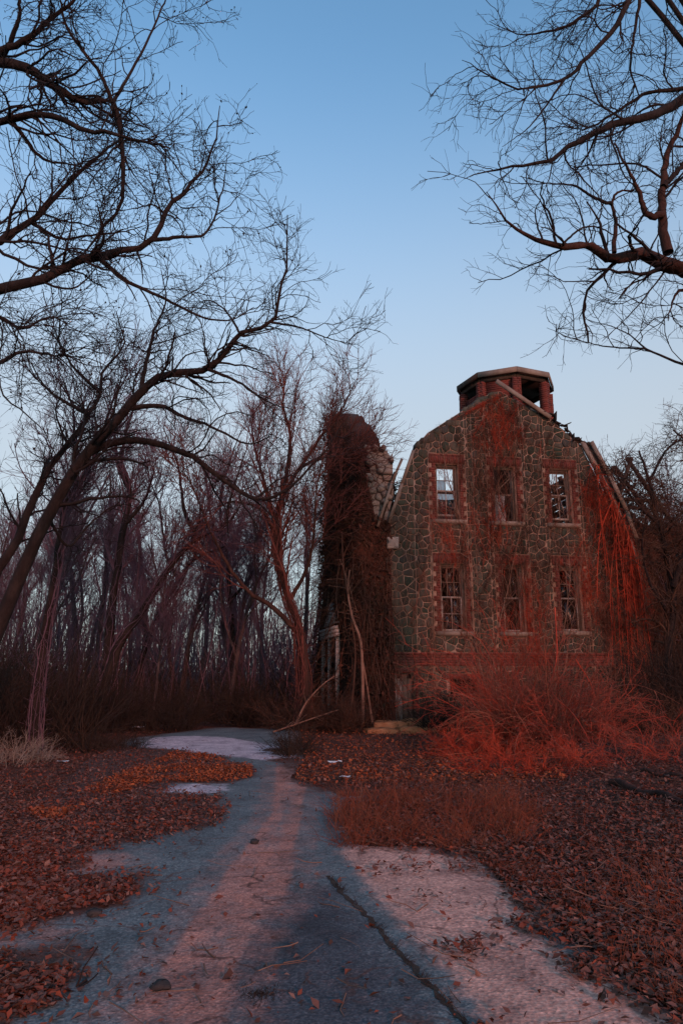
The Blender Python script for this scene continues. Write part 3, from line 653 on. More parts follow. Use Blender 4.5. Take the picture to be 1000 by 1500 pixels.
def rubble(x0, x1, z0, z1, cw, ch):
    """roughly squared field stones in wandering courses"""
    out = []; z = z0; row = 0
    wav = lambda x, r: .07 * (float(fbm(np.array(x * .8 + r * 3.1), np.array(r * 1.7), 3)) - .5) * 2
    while z < z1:
        h = ch * random.uniform(.7, 1.35); x = x0 - random.uniform(0, cw)
        while x < x1:
            w = cw * random.choice((.55, .8, 1.0, 1.2, 1.55)) * random.uniform(.85, 1.15)
            def col(xa, xb, za, zb, r0, r1):
                j = lambda: random.uniform(-.016, .016)
                p = [(xa + j(), za + wav(xa, r0) + j()), (xb + j(), za + wav(xb, r0) + j()), (xb + j(), zb + wav(xb, r1) + j()), (xa + j(), zb + wav(xa, r1) + j())]
                if random.random() < .6:               # knock one corner off
                    k = random.randrange(4); a, b, c = p[k - 1], p[k], p[(k + 1) % 4]; f = random.uniform(.15, .4)
                    p = p[:k] + [(b[0] + (a[0] - b[0]) * f, b[1] + (a[1] - b[1]) * f), (b[0] + (c[0] - b[0]) * f, b[1] + (c[1] - b[1]) * f)] + p[k + 1:]
                out.append(p)
            if h > ch * 1.05 and random.random() < .35:
                zm = z + h * random.uniform(.4, .6); col(x, x + w, z, zm, row, row + .5); col(x, x + w, zm, z + h, row + .5, row + 1)
            else: col(x, x + w, z, z + h, row, row + 1)
            x += w
        z += h; row += 1
    return out
def minus(p, r):
    u0, u1, z0, z1 = r; out = [clip(p, 1, 0, u0), clip(p, -1, 0, -u1)]
    m = clip(clip(p, -1, 0, -u0), 1, 0, u1)
    out += [clip(m, 0, 1, z0), clip(m, 0, -1, -z1)] if len(m) >= 3 else []
    return [o for o in out if len(o) >= 3 and area(o) > .006]
def inset(p, d):
    c = np.mean(p, 0); q = []
    n = len(p)
    for i in range(n):
        a, b = p[i], p[(i + 1) % n]
        ex, ez = b[0] - a[0], b[1] - a[1]; L = math.hypot(ex, ez)
        if L > 1e-6: q.append((ez / L, -ex / L, (ez * a[0] - ex * a[1]) / L - d))
    r = list(p)
    for a, b, cc in q:
        r = clip(r, a, b, cc)
        if len(r) < 3: return []
    return r
def stone_geo(acc, p, y, proud):
    """p in (x,z); the front face bulges towards -y"""
    n = len(p); c = np.mean(p, 0); tx, tz = random.uniform(-.05, .05), random.uniform(-.05, .05)
    v = [(a[0], y, a[1]) for a in p]
    for f, h in ((.97, .75), (.78, 1.0)):
        v += [(c[0] + (a[0] - c[0]) * f, y - proud * h + tx * (a[0] - c[0]) + tz * (a[1] - c[1]), c[1] + (a[1] - c[1]) * f) for a in p]
    q = []
    for k in (0, n):
        q += [(k + i, k + (i + 1) % n, k + n + (i + 1) % n, k + n + i) for i in range(n)]
    t = [(2 * n, 2 * n + i, 2 * n + i + 1) for i in range(1, n - 1)]
    acc.add(v, q, t)
cut = [(a - .24, b + .24, c - .14, d + .33) for a, b, c, d in WIN] + [(DOOR[0] - .1, DOOR[1] + .1, DOOR[2] - .3, DOOR[3] + .12), (VENT[0] - .1, VENT[1] + .1, VENT[2] - .08, VENT[3] + .16), (-1, 9, BELT[0], BELT[1])]
random.seed(21)
sites = [np.mean(p, 0) + np.array([random.gauss(0, .022), random.gauss(0, .026)]) for p in rubble(-.3, 8.5, -.2, 11.4, .29, .24)]
polys = voronoi(0, 0, 0, 0, .5, .45, sites=sites)
stn = []
for p in polys:
    for i in range(len(OUT)):
        (a, b), (c, d) = OUT[i], OUT[(i + 1) % len(OUT)]
        p = clip(p, d - b, -(c - a), (d - b) * a - (c - a) * b)
        if len(p) < 3: break
    if len(p) < 3: continue
    ps = [p]
    for r in cut: ps = [o for q in ps for o in minus(q, r)]
    for q in ps:
        q = inset(q, random.uniform(.008, .016))
        if len(q) >= 3 and area(q) > .004: stn.append(q)
stn.sort(key=lambda p: -area(p))
for q in stn[:300]:
    a = Acc(); stone_geo(a, q, .01, random.uniform(.025, .06)); obj('stone', a, M['stone'], front)
a = Acc()
for q in stn[300:]: stone_geo(a, q, .01, random.uniform(.02, .05))
tag(obj('small_stone', a, M['stone'], front), kind='stuff')

def bricks_row(acc, x0, x1, z0, z1, y0, L=.21, jit=.012, soldier=False):
    x = x0 + (0 if soldier else random.uniform(-.1, 0)); w = .075 if soldier else L
    while x < x1 - .02:
        e = min(x + w, x1); s = max(x, x0)
        if e - s > .03: acc.box((s + .004, y0 - random.uniform(.0, jit), z0 + .004), (e - .004, y0 + .1, z1 - .004))
        x += w
a = Acc()
for k in range(5): bricks_row(a, .01, 8.19, BELT[0] + .08 * k, BELT[0] + .08 * (k + 1), -.045 if k < 4 else -.075)
tag(obj('belt_course', a, M['brick'], front), kind='stuff')
def window(w, muntin_top, muntin_low, panes, torn=0):
    u0, u1, z0, z1 = w
    a = Acc(); z = z0; k = 0
    while z < z1 - .01:
        h = min(.078, z1 - z); ext = .22 if k % 4 < 2 else .13
        bricks_row(a, u0 - ext, u0, z, z + h, -.03); bricks_row(a, u1, u1 + ext, z, z + h, -.03); z += h; k += 1
    bricks_row(a, u0 - .22, u1 + .22, z1, z1 + .24, -.035, soldier=True)
    bricks_row(a, u0 - .22, u1 + .22, z1 + .24, z1 + .315, -.03)
    tag(obj('brick_surround', a, M['brick'], front), kind='stuff')
    win = empty('window', ((u0 + u1) / 2, 0, z0), parent=house)
    c = np.array([(u0 + u1) / 2, 0, z0]); W = (u1 - u0) / 2; Hh = z1 - z0; y = .16
    def part(nm, m, *bx):
        a = Acc()
        for b in bx: a.box(*b)
        return obj(nm, a, m, win)
    part('frame', M['wood'], ((-W + .002, y, 0), (-W + .07, y + .14, Hh)), ((W - .07, y, 0), (W - .002, y + .14, Hh)), ((-W + .07, y, Hh - .07), (W - .07, y + .14, Hh)))
    part('sill', M['wood'], ((-W - .18, -.09, -.13), (W + .18, .34, -.002)))
    iW = W - .07; mid = Hh * .5; y2 = y + .04
    def sash(nm, za, zb, yy, nv, nh, m):
        bx = [((-iW, yy, za), (-iW + .045, yy + .04, zb)), ((iW - .045, yy, za), (iW, yy + .04, zb)), ((-iW + .045, yy, za), (iW - .045, yy + .04, za + .06)), ((-iW + .045, yy, zb - .05), (iW - .045, yy + .04, zb))]
        part(nm, m, *bx)
        for i in range(nv):
            x = -iW + 2 * iW * (i + 1) / (nv + 1); part('muntin', m, ((x - .012, yy + .006, za + .06), (x + .012, yy + .034, zb - .05)))
        for i in range(nh):
            zz = za + (zb - za) * (i + 1) / (nh + 1); part('muntin', m, ((-iW + .045, yy + .009, zz - .012), (iW - .045, yy + .031, zz + .012)))
        for i in range(nv + 1):
            for j in range(nh + 1):
                if random.random() > panes: continue
                xa = -iW + 2 * iW * i / (nv + 1); xb = -iW + 2 * iW * (i + 1) / (nv + 1); p0 = za + (zb - za) * j / (nh + 1); p1 = za + (zb - za) * (j + 1) / (nh + 1)
                part('pane', M['glass'], ((max(xa, -iW + .046) + .013, yy + .018, max(p0, za + .061) + .013), (min(xb, iW - .046) - .013, yy + .022, min(p1, zb - .051) - .013)))
    if muntin_top is not None: sash('sash', mid - .02, Hh - .07, y2 + .045, *muntin_top, M['wood'])
    if muntin_low is not None: sash('sash', .02 + muntin_low[2], mid + .03 + muntin_low[2] * .4, y2, muntin_low[0], muntin_low[1], M['white_paint'])
    return win
window(WIN[0], (1, 1), (1, 0, .14), .25)
wm = window(WIN[1], None, None, 0)
window(WIN[2], (1, 1), (1, 0, .14), .25)
window(WIN[3], (2, 1), (1, 1, .0), .5)
window(WIN[4], (1, 0), (0, 0, .0), .4)
window(WIN[5], (1, 1), (0, 0, .0), .6)
a = Acc(); a.box((-.05, .2, .92), (.31, .25, .97)); a.bar((-.28, .27, 1.0), (.3, .24, 1.55), .035, .03); obj('broken_sash', a, M['wood'], wm)
# a rag of pale blue curtain in the middle upper window
g = Acc(); K = 9
V = [(-.30 + .34 * i / (K - 1) + .03 * math.sin(j), .21 + .03 * math.sin(i * 1.7 + j), .05 + .88 * j / 9 + .02 * math.sin(i * 2)) for j in range(10) for i in range(K)]
g.add(V, [(j * K + i, j * K + i + 1, (j + 1) * K + i + 1, (j + 1) * K + i) for j in range(9) for i in range(K - 1)])
M['curtain'] = mat('curtain', [(0.16,0.192,0.216), (0.288,0.32,0.344)], 5, .9, .2, 20)
cu = obj('curtain', g, M['curtain'], smooth=True); cu.location = HO + HU * 4.04 + np.array([0, 0, 6.38]); cu.rotation_euler[2] = PHI
tag(cu, 'pale blue curtain rag hanging in the middle top-floor window', 'curtain')

# door, vent, quoin block
dr = empty('doorway', ((DOOR[0] + DOOR[1]) / 2, 0, 0), parent=house); w2 = (DOOR[1] - DOOR[0]) / 2
a = Acc()
for k in range(19):
    z = DOOR[2] + .078 * k
    a.box((-w2 - .09, -.03, z + .004), (-w2 - .002, .1, z + .074)); a.box((w2 + .002, -.03, z + .004), (w2 + .09, .1, z + .074))
tag(obj('brick_jamb', a, M['brick'], dr), kind='stuff')
a = Acc(); a.box((-w2 - .1, -.05, DOOR[3] + .002), (w2 + .1, .2, DOOR[3] + .12)); obj('lintel', a, M['brick'], dr)
for k in range(4):
    a = Acc(); x = -w2 + .02 + k * (2 * w2 - .04) / 4; a.box((x + .004, .24, DOOR[2]), (x + (2 * w2 - .04) / 4 - .006, .28, DOOR[3] - .05 - .15 * (k % 2))); obj('plank', a, M['white_paint'] if k < 2 else M['wood'], dr)
a = Acc(); bricks_row(a, VENT[0] - .1, VENT[1] + .1, VENT[3], VENT[3] + .16, -.03, soldier=True)
for k in range(4): bricks_row(a, VENT[0] - .1, VENT[1] + .1, VENT[2] - .08 + k * .001, VENT[2], -.03)
obj('cellar_lintel', a, M['brick'], front)
a = Acc(); stone_geo(a, [(.02, 5.36), (.40, 5.38), (.41, 5.76), (.03, 5.74)], -.05, .09); tag(obj('corner_block', a, M['pale_stone'], front), 'pale squared corner stone')
M['step'] = mat('orange_step_stone', [(.20,.075,.03), (.34,.135,.06), (.42,.2,.1)], 4, .9, .5, 30)
for x0, x1, y0, y1, h in ((-.60, .35, -1.1, -.08, .24), (.36, 1.1, -1.05, -.1, .27), (-.95, -.05, -1.65, -1.12, .10), (-.03, .8, -1.7, -1.1, .13), (.82, 1.5, -1.6, -1.12, .08)):
    a = Acc(); g_ = 6; V = []
    for j_ in range(g_):
        for i_ in range(g_):
            ed = (i_ in (0, g_ - 1)) or (j_ in (0, g_ - 1)); V.append((x0 + (x1 - x0) * i_ / (g_ - 1) + random.uniform(-.03, .03), y0 + (y1 - y0) * j_ / (g_ - 1) + random.uniform(-.03, .03), h + random.uniform(-.02, .02) - (.035 if ed else 0)))
    bt = [(x, y, -.2) for x, y, z in V]; q = [(j_ * g_ + i_, j_ * g_ + i_ + 1, (j_ + 1) * g_ + i_ + 1, (j_ + 1) * g_ + i_) for j_ in range(g_ - 1) for i_ in range(g_ - 1)]
    rim = [i_ for i_ in range(g_)] + [j_ * g_ + g_ - 1 for j_ in range(1, g_)] + [(g_ - 1) * g_ + i_ for i_ in range(g_ - 2, -1, -1)] + [j_ * g_ for j_ in range(g_ - 2, 0, -1)]; n_ = g_ * g_
    q += [(rim[k], n_ + rim[k], n_ + rim[(k + 1) % len(rim)], rim[(k + 1) % len(rim)]) for k in range(len(rim))]
    a.add(V + bt, q); obj('step_slab', a, M['step'], house)


# side, back and inner walls
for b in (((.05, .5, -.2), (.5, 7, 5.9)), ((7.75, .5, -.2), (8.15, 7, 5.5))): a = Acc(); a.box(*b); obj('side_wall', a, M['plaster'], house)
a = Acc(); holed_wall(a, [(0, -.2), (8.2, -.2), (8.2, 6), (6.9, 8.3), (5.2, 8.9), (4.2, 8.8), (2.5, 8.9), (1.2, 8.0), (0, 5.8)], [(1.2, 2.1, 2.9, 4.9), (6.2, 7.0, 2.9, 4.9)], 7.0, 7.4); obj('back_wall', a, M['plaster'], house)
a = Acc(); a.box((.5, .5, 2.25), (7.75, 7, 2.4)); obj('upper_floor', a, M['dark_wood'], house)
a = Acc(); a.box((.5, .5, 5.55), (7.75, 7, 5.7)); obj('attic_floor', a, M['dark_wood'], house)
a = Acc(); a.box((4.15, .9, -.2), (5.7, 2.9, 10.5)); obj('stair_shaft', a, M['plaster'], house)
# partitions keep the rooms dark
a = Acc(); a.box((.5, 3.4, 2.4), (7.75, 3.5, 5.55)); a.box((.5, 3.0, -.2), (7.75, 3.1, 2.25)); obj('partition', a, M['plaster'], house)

# roof remains
roof = empty('roof', (0, 0, 0), parent=house)
def rafter(p, q, y, w=.09, d=.14, m='dark_wood', nm='rafter'):
    a = Acc(); a.bar((p[0], y, p[1]), (q[0], y, q[1]), d, w); return obj(nm, a, M[m], roof)
A0, A1, A2 = (8.25, 5.55), (6.9, 9.0), (4.3, 10.95)
for k in range(9):
    y = .6 + .78 * k
    top = (A1[0] + random.uniform(-.1, .35), 0); f = random.uniform(.75, 1)
    rafter(A0, (A0[0] + (A1[0] - A0[0]) * f, A0[1] + (A1[1] - A0[1]) * f), y)
    if k in (0, 1, 4): rafter(A1, (A1[0] + (A2[0] - A1[0]) * (.9 if k < 2 else .4), A1[1] + (A2[1] - A1[1]) * (.9 if k < 2 else .4)), y)
    if k in (0, 2, 3, 6): rafter((.1, 6.0), (.1 + .95 * random.uniform(.4, .95), 6.0 + 2.7 * random.uniform(.6, .95)), y)
nrm = np.array([A1[1] - A0[1], -(A1[0] - A0[0])]); nrm = nrm / np.linalg.norm(nrm)
for k in range(13):                                     # sheathing boards on the right-hand steep slope
    f0 = k / 15; f1 = (k + .93) / 15; p = np.array(A0) + (np.array(A1) - A0) * (f0 + f1) / 2 + nrm * .09
    a = Acc(); e = 7 - max(0, k - 9) * random.uniform(.5, 1.8); a.bar((p[0], .5, p[1]), (p[0], max(2.2, e), p[1]), .225, .025, side=(nrm[0], 0, nrm[1])); obj('sheathing_board', a, M['dark_wood'], roof)
RK = [(6.78, 9.22), (7.35, 8.05), (7.85, 6.85), (8.12, 5.9)]
def rake(pts, y, w, d, m, nm='rake_board'):
    for p, q in zip(pts, pts[1:]):
        a = Acc(); a.bar((p[0], y, p[1]), (q[0], y + .003, q[1]), w, d); obj(nm, a, M[m], roof)
rake([(x + .05, z) for x, z in RK], -.10, .16, .05, 'wood')
rake([(x + .42, z + .05) for x, z in RK], -.02, .14, .06, 'wood')
rake([(x + .25, z + .02) for x, z in RK], .10, .34, .04, 'dark_wood', 'soffit_board')
rake([(8.3, 5.9), (8.5, 4.9), (8.62, 3.9)], -.05, .10, .05, 'wood')
rake([(.10, 6.2), (.55, 7.5), (.95, 8.62)], -.09, .10, .05, 'wood')
rake([(-.28, 6.05), (.22, 7.55), (.55, 8.3)], -.16, .08, .05, 'wood')
rake([(-.12, 6.3), (.38, 7.9)], .06, .12, .05, 'dark_wood')
rake([(3.86, 11.2), (5.72, 10.0)], -.16, .14, .06, 'wood', 'fallen_rake_board')
rake([(4.6, 11.15), (5.95, 10.25)], .5, .09, .06, 'wood', 'fallen_rake_board')
a = Acc()
for k in range(150):                                    # ragged shingles and lath along the upper right edge
    f = random.random(); p = np.array([5.3, 10.35]) * (1 - f) + np.array([6.95, 9.05]) * f
    L = random.uniform(.12, .42); ang = random.gauss(-.6, .55); c = p + [random.uniform(-.05, .1), random.uniform(.0, .16)]
    y = random.uniform(-.12, 1.0)
    a.bar((c[0] - L / 2 * math.cos(ang), y, c[1] - L / 2 * math.sin(ang)), (c[0] + L / 2 * math.cos(ang), y + random.uniform(-.1, .1), c[1] + L / 2 * math.sin(ang)), .02, random.uniform(.06, .2))
tag(obj('broken_shingle', a, M['shingle'], roof), kind='stuff')
rng_st = random.Random(5)
for k in range(16):                                     # loose coping stones left on the bare gable edge
    f = k / 15; p = np.array([1.2, 8.85]) * (1 - f) + np.array([3.7, 10.75]) * f
    a = Acc(); s = rng_st.uniform(.10, .2); h = rng_st.uniform(.02, .14)
    q = [(p[0] - s, p[1] - .12), (p[0] + s, p[1] - .02), (p[0] + s * .8, p[1] + h + .06), (p[0] - s * .7, p[1] + h)]
    a.prism(q, -.02 - .02 * rng_st.random(), .42); obj('coping_stone', a, M['stone'], front)

# cupola
CUC = (4.98, 1.78); CR = 1.60
cup = empty('cupola', (CUC[0], CUC[1], 10.32), parent=house)
va = [math.radians(-90 - 9 + 45 * k) for k in range(8)]      # one corner points at the road
def ring(r): return [(r * math.cos(t), r * math.sin(t)) for t in va]
def slab(acc, r0, r1, z0, z1):
    p, q = ring(r0), ring(r1); v = [(x, y, z0) for x, y in p] + [(x, y, z1) for x, y in q]
    acc.add(v, [(i, (i + 1) % 8, 8 + (i + 1) % 8, 8 + i) for i in range(8)], [(0, i + 1, i) for i in range(1, 7)] + [(8, 8 + i, 9 + i) for i in range(1, 7)])
a = Acc(); slab(a, CR * 1.06, CR * 1.06, 1.44, 1.50); slab(a, CR * 1.04, .15, 1.502, 1.95); obj('cupola_roof', a, M['shingle'], cup)
R1 = ring(CR * 1.10)
for k in range(8):
    p, q = np.array(R1[k]), np.array(R1[(k + 1) % 8]); a = Acc(); a.bar((*p, 1.46), (*q, 1.46), .05, .19, side=(0, 0, 1)); obj('fascia', a, M['dark_wood'] if k in (5, 6) else M['wood'], cup)
    p, q = np.array(ring(CR * .98)[k]), np.array(ring(CR * .98)[(k + 1) % 8]); a = Acc(); a.bar((*p, 1.30), (*q, 1.30), .10, .16, side=(0, 0, 1)); obj('header_beam', a, M['dark_wood'], cup)
for k, (x, y) in enumerate(ring(CR * .97)):
    pr = empty('pier', (x, y, 0), parent=cup); pr.rotation_euler[2] = va[k]
    a = Acc(); z = -.35
    while z < 1.2:
        j = random.uniform(0, .012); off_ = .06 if int(z * 12.9) % 2 else 0
        a.box((-.13 - j, -.14, z + .003), (.13 + j, .02 + off_ - .004, z + .074)); a.box((-.13 - j * .5, .02 + off_ + .004, z + .003), (.13 + j, .14, z + .074)); z += .078
    tag(obj('brick_course', a, M['brick'], pr), kind='stuff')
a = Acc()
P8 = ring(CR * .93)
for k in range(8):
    p, q = np.array(P8[k]), np.array(P8[(k + 1) % 8]); a.bar((*(p + (q - p) * .12), -.05), (*(q - (q - p) * .12), -.05), .14, .5, side=(0, 0, 1))
obj('parapet', a, M['brick'], cup)
a = Acc()
for k in (7, 6):
    p, q = np.array(P8[k]), np.array(P8[(k + 1) % 8])
    for j in range(14 if k == 7 else 9): a.bar((*(p + (q - p) * random.uniform(.08, .14)), .24 + j * .078), (*(q - (q - p) * random.uniform(.08, .2)), .24 + j * .078), .12, .07, side=(0, 0, 1))
tag(obj('brick_infill', a, M['brick'], cup), kind='stuff')
a = Acc(); slab(a, CR * .9, CR * .9, -.30, -.18); obj('cupola_floor', a, M['dark_wood'], cup)
for k in (1, 2, 3, 5):                                   # fallen rafters inside
    a = Acc(); p = np.array(P8[k]); q = np.array(P8[(k + 3) % 8]); a.bar((*p * .8, -.1), (*q * .75, 1.1), .07, .09, side=(0, 1, 0)); obj('fallen_rafter', a, M['dark_wood'], cup)

# ------------------------------------------------------------------ ruined ivy-covered wall left of the house
RW = empty('ruined_wall', hw(np.array([-.02, .25, 0])), PHI)
tag(RW, 'tall broken stone wall smothered in vines with pale doorway, left of the house', 'wall')
prof = [(0, 8.3), (.25, 9.1), (.9, 9.6), (1.8, 10.1), (2.8, 10.8), (3.6, 11.2), (4.3, 11.35), (4.6, 11.3)]   # along the wall, top height
def wtop(s): return np.interp(s, [p[0] for p in prof], [p[1] for p in prof])
def wx(s): return -.03 * s        # the wall swings out to the left as it runs back
NS, TK = 29, .80
a = Acc(); ss = np.linspace(0, 4.6, NS); V = []
for s in ss:
    t = wtop(s) + random.uniform(-.12, .12)
    V += [(wx(s) - TK, s, -.2), (wx(s), s, -.2), (wx(s), s, t + random.uniform(-.1, .1)), (wx(s) - TK, s, t)]
Q = []
for i in range(NS - 1):
    b = 4 * i; Q += [(b + j, b + (j + 1) % 4, b + 4 + (j + 1) % 4, b + 4 + j) for j in range(4)]
a.add(V, Q, [(0, 1, 2), (0, 2, 3)]); e = 4 * (NS - 1); a.add([V[e + j] for j in range(4)], None, [(0, 2, 1), (0, 3, 2)])
core = obj('wall_core', a, M['plaster'], RW)
# broken end: pale rubble stones
for p in voronoi(-TK - .1, .38, 5.9, 9.0, .25, .17, .5):
    q = inset(clip(clip(p, 1, 0, .34), -1, 0, TK), .004)
    if len(q) < 3: continue
    c = np.mean(q, 0)
    lim = -.5 + max(0, (7.2 - c[1])) * .36; rim = .34 - max(0, (7.4 - c[1])) * .10
    if not (lim < c[0] < rim) or c[1] > 8.85 - .5 * abs(c[0] + .2): continue
    a = Acc(); stone_geo(a, q, -.05, random.choice((.05, .08, .14, .24))); obj('stone', a, M['pale_stone'], core)
a = Acc(); a.box((.0, .05, 5.8), (.30, .5, 8.2)); a.box((-.2, .02, 8.0), (.2, .45, 8.7)); obj('rubble_core', a, M['pale_stone'], RW)
# ivy mat over the left face, top and the lower part of the end
def ivy_mat():
    a = Acc(); nu, nz = 46, 90
    pathS = np.linspace(-1.0, 4.7, nu)
    V = []
    for s in pathS:
        for k in range(nz):
            f = k / (nz - 1)
            if s < 0:                               # round the near end
                g = 1 + s; x = -TK * 1.05 + (-s) * (TK * 1.28); y = -.28 ; top = 8.45 - 2.2 * sm((-s - .12) / .5)
            else: x = wx(s) - TK - .12; y = s; top = wtop(s)
            z = f * (top + .12) - .15
            n_ = fbm(np.array(s * 1.3 + 7), np.array(z * .8), 5); bulge = (.5 - .38 * (z < 3.3) * (.1 < s < 3.2)) * (1 - f) ** 1.6 + .34 * (float(n_) - .4) + .04
            if s < 0: y -= bulge * (.7 - .55 * float(sm((z - 5.6) / .8))); x -= bulge * .5 * (1 + s)
            else: x -= bulge
            V.append((x, y, z))
    ids = lambda i, k: i * nz + k
    Q = [(ids(i, k), ids(i + 1, k), ids(i + 1, k + 1), ids(i, k + 1)) for i in range(nu - 1) for k in range(nz - 1)]
    # close the top back onto the wall
    off_ = len(V); V2 = V + [(wx(max(s, 0)) - .02 if s >= 0 else V[ids(i, nz - 1)][0], max(s, .05) if s >= 0 else .1, V[ids(i, nz - 1)][2] + .05) for i, s in enumerate(pathS)]
    Q += [(ids(i, nz - 1), ids(i + 1, nz - 1), off_ + i + 1, off_ + i) for i in range(nu - 1)]
    a.add(V2, Q); return a, np.array(V).reshape(nu, nz, 3)
am, IV = ivy_mat()
ivy = empty('vine_mass', hw(np.array([-.02, .25, 0])), PHI); tag(ivy, 'dense dark red-brown vine mass covering the ruined wall', 'vine')
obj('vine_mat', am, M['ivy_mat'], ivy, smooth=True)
def on_grid(n, zlo=0, zhi=1.0, slo=0, shi=1):
    nu, nz, _ = IV.shape; i = rng.uniform(slo * (nu - 1), shi * (nu - 1.001), n); k = rng.uniform(zlo * (nz - 1), zhi * (nz - 1.001), n)
    i0, k0 = i.astype(int), k.astype(int); return IV[i0, k0] * .5 + IV[np.minimum(i0 + 1, nu - 1), np.minimum(k0 + 1, nz - 1)] * .5
p0 = on_grid(2400) + rng.normal(0, .03, (2400, 3)); N = len(p0)
d0 = np.column_stack([rng.normal(-.5, .5, N), rng.normal(-.2, .7, N), rng.normal(.1, .8, N)])
P = walk(p0, d0, rng.uniform(.4, 1.6, N), 6, .25, (0, 0, -.16)); R = rng.uniform(.005, .013, N)[:, None] * np.linspace(1, .4, 6)[None]
a = Acc(); a.tubes(P, R, 3); obj('tendril', a, M['vine_dark'], ivy)
p0 = on_grid(900, .93, 1.0); d0 = np.column_stack([rng.normal(-.1, .6, (900, 2)), rng.uniform(.2, 1.2, 900)]); P = walk(p0, d0, rng.uniform(.2, .9, 900), 5, .3, (0, 0, .02)); a = Acc(); a.tubes(P, rng.uniform(.004, .009, 900)[:, None] * np.linspace(1, .5, 5)[None], 3); obj('top_twig', a, M['vine_dark'], ivy)
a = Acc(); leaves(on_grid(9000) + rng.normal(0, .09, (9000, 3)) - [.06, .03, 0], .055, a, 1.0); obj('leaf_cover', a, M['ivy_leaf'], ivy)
# hanging curtain of long runners at the near end, down to the ground
p0 = on_grid(130, .25, .8, 0, .4); P = walk(p0 + [-.1, -.12, 0], np.column_stack([rng.normal(0, .15, (130, 2)), -np.ones(130)]), rng.uniform(1.0, 4, 130), 12, .12, (0, 0, -.05)); P[:, :, 2] = np.maximum(P[:, :, 2], .0)
a = Acc(); a.tubes(P, rng.uniform(.005, .012, 130)[:, None] * np.ones((1, 12)), 4); obj('hanging_runner', a, M['vine_dark'], ivy)
for k in range(13):
    nu_, nz_, _ = IV.shape; i0 = rng.uniform(2, nu_ * .8); zt = rng.integers(45, 86); ks = np.linspace(0, zt, 20).astype(int); ii = np.clip(i0 + np.cumsum(rng.normal(0, .5, 20)), 0, nu_ - 1).astype(int)
    Pp = IV[ii, ks] + np.array([-.07, -.06, 0]) + rng.normal(0, .02, (20, 3)); Pp = resample(Pp[::2], 24); a = Acc(); r_ = rng.uniform(.016, .04); a.tubes(Pp[None], np.linspace(r_, r_ * .4, 24)[None], 5); obj('woody_stem', a, M[('vine', 'vine_mid', 'bark_red')[k % 3]], ivy, smooth=True)
p0 = np.column_stack([rng.uniform(.15, .75, 260), rng.uniform(.1, 1.4, 260), rng.uniform(5.6, 7.9, 260)]); P = walk(p0, rng.normal(0, 1, (260, 3)), rng.uniform(.3, 1.1, 260), 7, .35, (0, 0, -.08)); a = Acc(); a.tubes(P, rng.uniform(.006, .016, 260)[:, None] * np.linspace(1, .5, 7)[None], 3); obj('gap_tangle', a, M['vine_dark'], ivy)
a = Acc(); leaves(np.column_stack([rng.uniform(.1, .7, 900), rng.uniform(.1, 1.4, 900), 5.6 + 2.2 * rng.random(900) ** 1.4]), .055, a, 1.0); obj('gap_leaf_cover', a, M['ivy_leaf'], ivy)
# vine trunks climbing the end of the wall
for pts, r, m in (([(531,1062),(531,1000),(528,940),(516,905),(509,865),(512,835)], .055, 'vine'), ([(512,1062),(518,1000),(520,950),(514,905)], .04, 'vine_dark'), ([(545,1060),(538,1010),(530,960),(527,930)], .035, 'vine'), ([(509,870),(503,830),(500,780)], .03, 'vine_dark')):
    w = px(pts, 21.05, 21.2); a = Acc(); Pp = resample(w, 16); b0 = Pp[0].copy(); b0[2] = 0; Pp -= b0; a.tubes(Pp[None], np.linspace(r, r * .45, 16)[None], 7)
    o = obj('climbing_vine', a, M[m], smooth=True); o.location = b0
    tag(o, {531: 'pale crooked vine trunk climbing the ruined wall end', 512: 'red vine stem beside the pale crooked vine trunk', 545: 'thin leaning vine stem at the foot of the ruined wall', 509: 'short red vine stem forking above the pale vine trunk'}[pts[0][0]], 'vine')
# pale doorway frame on the left face
dw = empty('side_doorway', (0, 0, 0), parent=RW)
def dbar(nm, s0, s1, z0, z1, x, w=.12, m='white_paint'):
    a = Acc(); a.bar((wx(s0) + x, s0, z0), (wx(s1) + x, s1, z1), .1, w, side=(1, 0, 0)); return obj(nm, a, M[m], dw)
XD = -TK - .60
dbar('post', .3, .3, 0, 2.8, XD); dbar('post', 3.0, 3.0, 0, 2.75, XD); dbar('post', 1.7, 1.7, 0, 2.7, XD)
for k in range(3): dbar('lintel_board', .1, 3.2, 2.74 + .11 * k, 2.74 + .11 * k, XD - .03 - .02 * k)
a = Acc(); pr_ = [(.5, 3.12), (2.9, 3.12), (1.6, 3.85)]; v = [(wx(s) + XD, s, z) for s, z in pr_] + [(wx(s) + XD + .1, s, z) for s, z in pr_]; a.add(v, [(0, 1, 4, 3), (1, 2, 5, 4), (2, 0, 3, 5)], [(0, 2, 1), (3, 4, 5)]); obj('pediment', a, M['white_paint'], dw)
a = Acc(); a.bar((wx(2) + XD + .35, 2.05, 0), (wx(2) + XD + .35, 2.05, 2.7), 1.6, .05, side=(1, 0, 0)); obj('door_panel', a, M['dark_wood'], dw)

